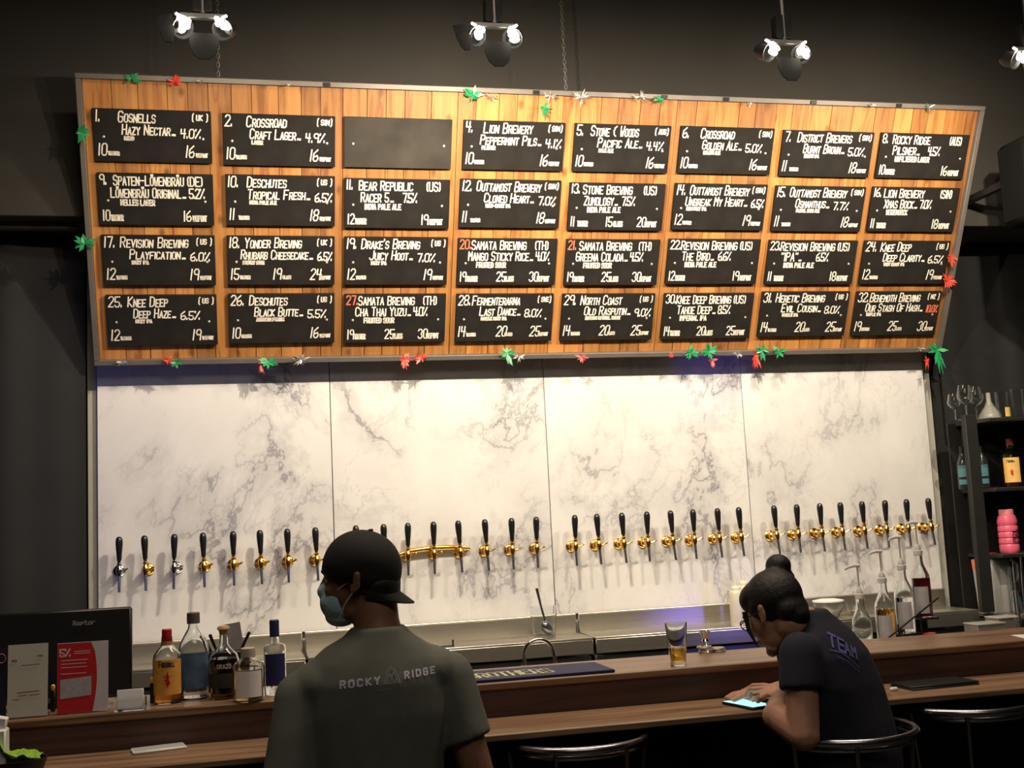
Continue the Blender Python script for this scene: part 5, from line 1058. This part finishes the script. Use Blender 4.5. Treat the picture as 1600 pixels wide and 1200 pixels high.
a, b_ = at(1384, 1000, YR - 0.04), at(1466, 934, YR - 0.04); o0 = Vector((xs_[0].x, YR, -0.10))
obj('sloping_bar', MB().tube([a - o0, b_ - o0], 0.0035, 8), M_BLACK, t)
for px, p0_, p1_ in ((1406, 975, 1030), (1440, 955, 1025)): obj('upright', MB().tube([at(px - 3, p0_, YR - 0.04) - o0, Vector((at(px, p0_, YR - 0.04).x, YR - 0.04, -0.10)) - o0], 0.003, 8), M_BLACK, t)
P = Vector(at(1452, 1000, -2.30)); P.z = -0.0995
t = thing('red_cup', 'small red topped cup behind the syrup rack', 'cup', P); obj('cup', MB().lathe([(0, 0), (0.024, 0), (0.027, 0.105), (0, 0.105)], n=20, cap=False), mat('pink_cream_plastic', (0.70, 0.45, 0.38), 0.5), t); obj('top', MB().lathe([(0, 0.105), (0.028, 0.105), (0.026, 0.128), (0, 0.130)], n=20, cap=False), mat('red_plastic', (0.75, 0.06, 0.05), 0.4), t)

# ---------------------------------------------------------------- things on the shelves
YS = -0.36
def base(px, py, y, z): P = Vector(at(px, py, y)); P.z = z; return P
def shelfz(k): return SHZ[k]
SH = [z - 0.0 for z in SHZ]
sz0 = SHZ[0] - 0.001; sz1 = SHZ[1] - 0.001; sz2 = SHZ[2] - 0.001
for px, H, R_, lab in ((1493, 0.155, 0.038, 'small balloon wine glass, leftmost on the top shelf'), (1511, 0.20, 0.045, 'middle wine glass on the top shelf'), (1527, 0.20, 0.045, 'third wine glass from the left on the top shelf')):
    P = base(px, 655, YS + {1493: 0.0, 1511: -0.06, 1527: 0.04}[px], sz0); t = thing('wine_glass', lab, 'wine glass', P, group='wine glasses on the top shelf')
    obj('foot', MB().lathe([(0, 0), (R_ * 0.8, 0), (R_ * 0.8, 0.002), (0.005, 0.006), (0.0, 0.007)], n=22, cap=False), M_GLASS, t); obj('stem', MB().lathe([(0.0035, 0.005), (0.003, H * 0.25), (0.0045, H * 0.42)], n=12), M_GLASS, t)
    obj('bowl', MB().lathe([(0.002, H * 0.41), (R_ * 0.55, H * 0.47), (R_ * 0.95, H * 0.60), (R_, H * 0.70), (R_ * 0.72, H), (R_ * 0.72 - 0.0016, H), (R_ - 0.002, H * 0.70), (R_ * 0.92, H * 0.61), (R_ * 0.5, H * 0.49), (0.001, H * 0.435)], n=26, cap=False), M_GLASS, t)
P = base(1547, 650, YS + 0.05, sz0); t = thing('carafe', 'frosted funnel-shaped carafe on the top shelf right of the wine glasses', 'carafe', P)
obj('body', MB().lathe([(0, 0), (0.064, 0), (0.068, 0.012), (0.060, 0.035), (0.028, 0.080), (0.015, 0.11), (0.013, 0.16), (0.010, 0.162), (0.009, 0.11), (0, 0.11)], n=26, cap=False), mat('frosted_glass', (0.42, 0.43, 0.38), 0.35, trans=0.35, var=0.03), t)
P = base(1568, 648, YS, sz0); t = tumbler('tumbler', 'glass with a yellow print on the top shelf', 'glass', P, 0.036, 0.044, 0.16, group='tumblers on the top shelf'); obj('label', arc_label(0.0405, -0.35, 0.55, 0.012, 0.066), mat('yellow_print', (0.75, 0.50, 0.14), 0.6), t)
P = base(1592, 646, YS, sz0); t = tumbler('tumbler', 'plain clear glass at the right end of the top shelf', 'glass', P, 0.040, 0.048, 0.175, group='tumblers on the top shelf')
M_TEAL = mat('teal_label', (0.10, 0.26, 0.30), 0.6, var=0.1, scale=30); M_DKG = mat('dark_glass', (0.05, 0.06, 0.06), 0.08, trans=0.5, var=0)
for px, lab in ((1508, 'dark bottle with teal label on the middle shelf, left of the post'), (1538, 'dark bottle with teal label on the middle shelf, right of the post')):
    bottle(lab, 0, 0, 0.24, 0.036, TALL, M_DKG, M_BLACK, 0.014, 0.02, None, 0.4, ((0.52, 0.72 * 0.8, 0.9, M_TEAL), (0.30, 0.55, 0.9, M_TEAL), (0.12, 0.24, 0.9, M_TEAL)), loc=base(px, 760, YS + 0.06, sz1), group='dark bottles with teal labels')
bottle('whisky bottle with yellow label and red cap on the middle shelf', 0, 0, 0.275, 0.058, ROUND, M_GLASS, mat('brown_red_cap', (0.20, 0.03, 0.02), 0.4), 0.020, 0.025, mat('whisky_dark', (0.55, 0.16, 0.03), 0.02, trans=0.9, var=0), 0.60, ((0.10, 0.62, 0.8, mat('yellow_label', (0.85, 0.52, 0.14), 0.7, var=0.1, scale=40)),), loc=base(1584, 762, YS, sz1), marks=fire_marks)
# pink bottle
P = base(1578, 862, YS - 0.02, sz2); t = thing('pink_bottle', 'bright pink plastic bottle on the lower shelf', 'bottle', P)
M_PINK = mat('pink_plastic', (0.80, 0.14, 0.24), 0.35, var=0.05)
pk = [(0, 0), (0.050, 0), (0.054, 0.008)]
for k in range(4): z = 0.02 + 0.035 * k; pk += [(0.055, z), (0.055, z + 0.024), (0.051, z + 0.030)]
pk += [(0.055, 0.165), (0.055, 0.185), (0.046, 0.212), (0.036, 0.218), (0, 0.218)]
obj('body', MB().lathe(pk, n=28, cap=False), M_PINK, t); obj('cap', MB().lathe([(0, 0.217), (0.040, 0.217), (0.041, 0.245), (0.038, 0.248), (0, 0.248)], n=26, cap=False), mat('pale_pink_plastic', (0.90, 0.30, 0.36), 0.35), t)
tx = MB(); 
for k, w_ in enumerate(('PRIN', 'KASH')): 
    m2 = MB(); text(m2, w_, 0, 0, 0.022, 0.0022, wf=0.6, sp=0.25, shear=0); tx.v += [Vector((0.012 + k * 0.026 - v.z, v.y, 0.06 + v.x)) for v in m2.v]; tx.f += [tuple(i + (len(tx.v) - len(m2.v)) for i in f_) for f_ in m2.f]
obj('lettering', wrapx(tx, 0.0562), M_BLACK, t, smooth=False, kind='stuff')
# jug and bottle below
P = base(1566, 965, YS + 0.02, FL + 0.9205)
t = thing('plastic_container', 'white plastic jug with red neck below the pink bottle', 'jug', P)
obj('body', MB().lathe([(0, 0), (0.080, 0), (0.085, 0.02), (0.085, 0.24), (0.070, 0.29), (0.04, 0.315), (0, 0.315)], n=24, cap=False, sy=0.7), mat('milky_plastic', (0.42, 0.42, 0.40), 0.4), t)
obj('handle', MB().tube([(0.05, -0.05, 0.30), (0.085, -0.06, 0.27), (0.088, -0.062, 0.20), (0.06, -0.058, 0.16)], 0.010, 10), mat('milky_plastic', (0.42, 0.42, 0.40), 0.4), t)
obj('neck', MB().lathe([(0.0, 0.315), (0.030, 0.315), (0.030, 0.335), (0, 0.338)], (-0.03, 0, 0), 20, cap=False), M_REDP, t)
Pb, Pt = at(1537, 960, YS + 0.04), at(1524, 874, YS + 0.04); Pb.z = FL + 0.9205
t = thing('bottle', 'slim white bottle with orange top leaning beside the shelf post', 'bottle', Pb, (0, math.atan2(Pt.x - Pb.x, Pt.z - Pb.z), 0))
H = (Pt - Pb).length; obj('body', MB().lathe([(0, 0), (0.022, 0), (0.022, H * 0.82), (0, H * 0.82)], n=20, cap=False), mat('milky_plastic', (0.42, 0.42, 0.40), 0.4), t); obj('cap', MB().lathe([(0, H * 0.82), (0.023, H * 0.82), (0.024, H), (0, H)], n=20, cap=False), mat('orange_plastic', (0.80, 0.22, 0.10), 0.4), t)
P = base(1592, 968, -0.46, FL + 0.9205); t = tumbler('tumbler', 'tall glass of blue water at the right edge below the pink bottle', 'glass', P, 0.030, 0.036, 0.26, mat('blue_water', (0.03, 0.42, 0.65), 0.03, trans=0.7, var=0), 0.36)
P = base(1598, 968, -2.3, -0.0995); t = thing('cutlery_jar', 'tall clear jar of dark ribbed cutlery at the right edge', 'jar', P)
obj('jar', MB().lathe([(0, 0), (0.028, 0), (0.031, 0.26), (0.029, 0.26), (0.026, 0.005), (0, 0.005)], n=24, cap=False), M_GLASS, t)
for k in range(4): obj('utensil', MB().tube([(0.012 * cos(k * 1.6), 0.012 * sin(k * 1.6), 0.01), (0.018 * cos(k * 1.6 + 0.3), 0.018 * sin(k * 1.6), 0.33 + 0.02 * k)], 0.004, 8), M_STEELT, t)
# boxes on the back counter at the right
for px0, px1, pyt, pyb, y, lab in ((1516, 1560, 974, 1000, -2.25, 'pale plastic box behind the ledge near the right edge'), (1549, 1584, 964, 985, -2.12, 'small clear box stacked behind the pale box')):
    a, b_ = at(px0, pyt, y), at(px1, pyt, y); hh = a.z + 0.0995
    t = thing('storage_box', lab, 'box', ((a.x + b_.x) / 2, y, -0.0995), group='storage boxes at the right'); obj('box', MB().box((0, 0, hh / 2), (b_.x - a.x, 0.09, hh - 0.008), 0.003), mat('pale_box', (0.33, 0.33, 0.30), 0.3, trans=0.2, var=0.1), t); obj('lid', MB().box((0, 0, hh - 0.003), (b_.x - a.x + 0.004, 0.094, 0.006), 0.002), mat('pale_lid', (0.5, 0.5, 0.48), 0.3), t)
# small black clip on the steel counter
o = obj('bar_spoon', MB().box((0, 0, 0.003), (0.11, 0.012, 0.005), 0.001).box((0.05, 0, 0.018), (0.008, 0.012, 0.03), 0.001), M_BLACK); o.name = 'black_clip'; P = base(693, 1010, -0.30, -0.0995); o.location = P; tag(o, 'small black clip on the steel counter right of the man\'s shoulder', 'clip')
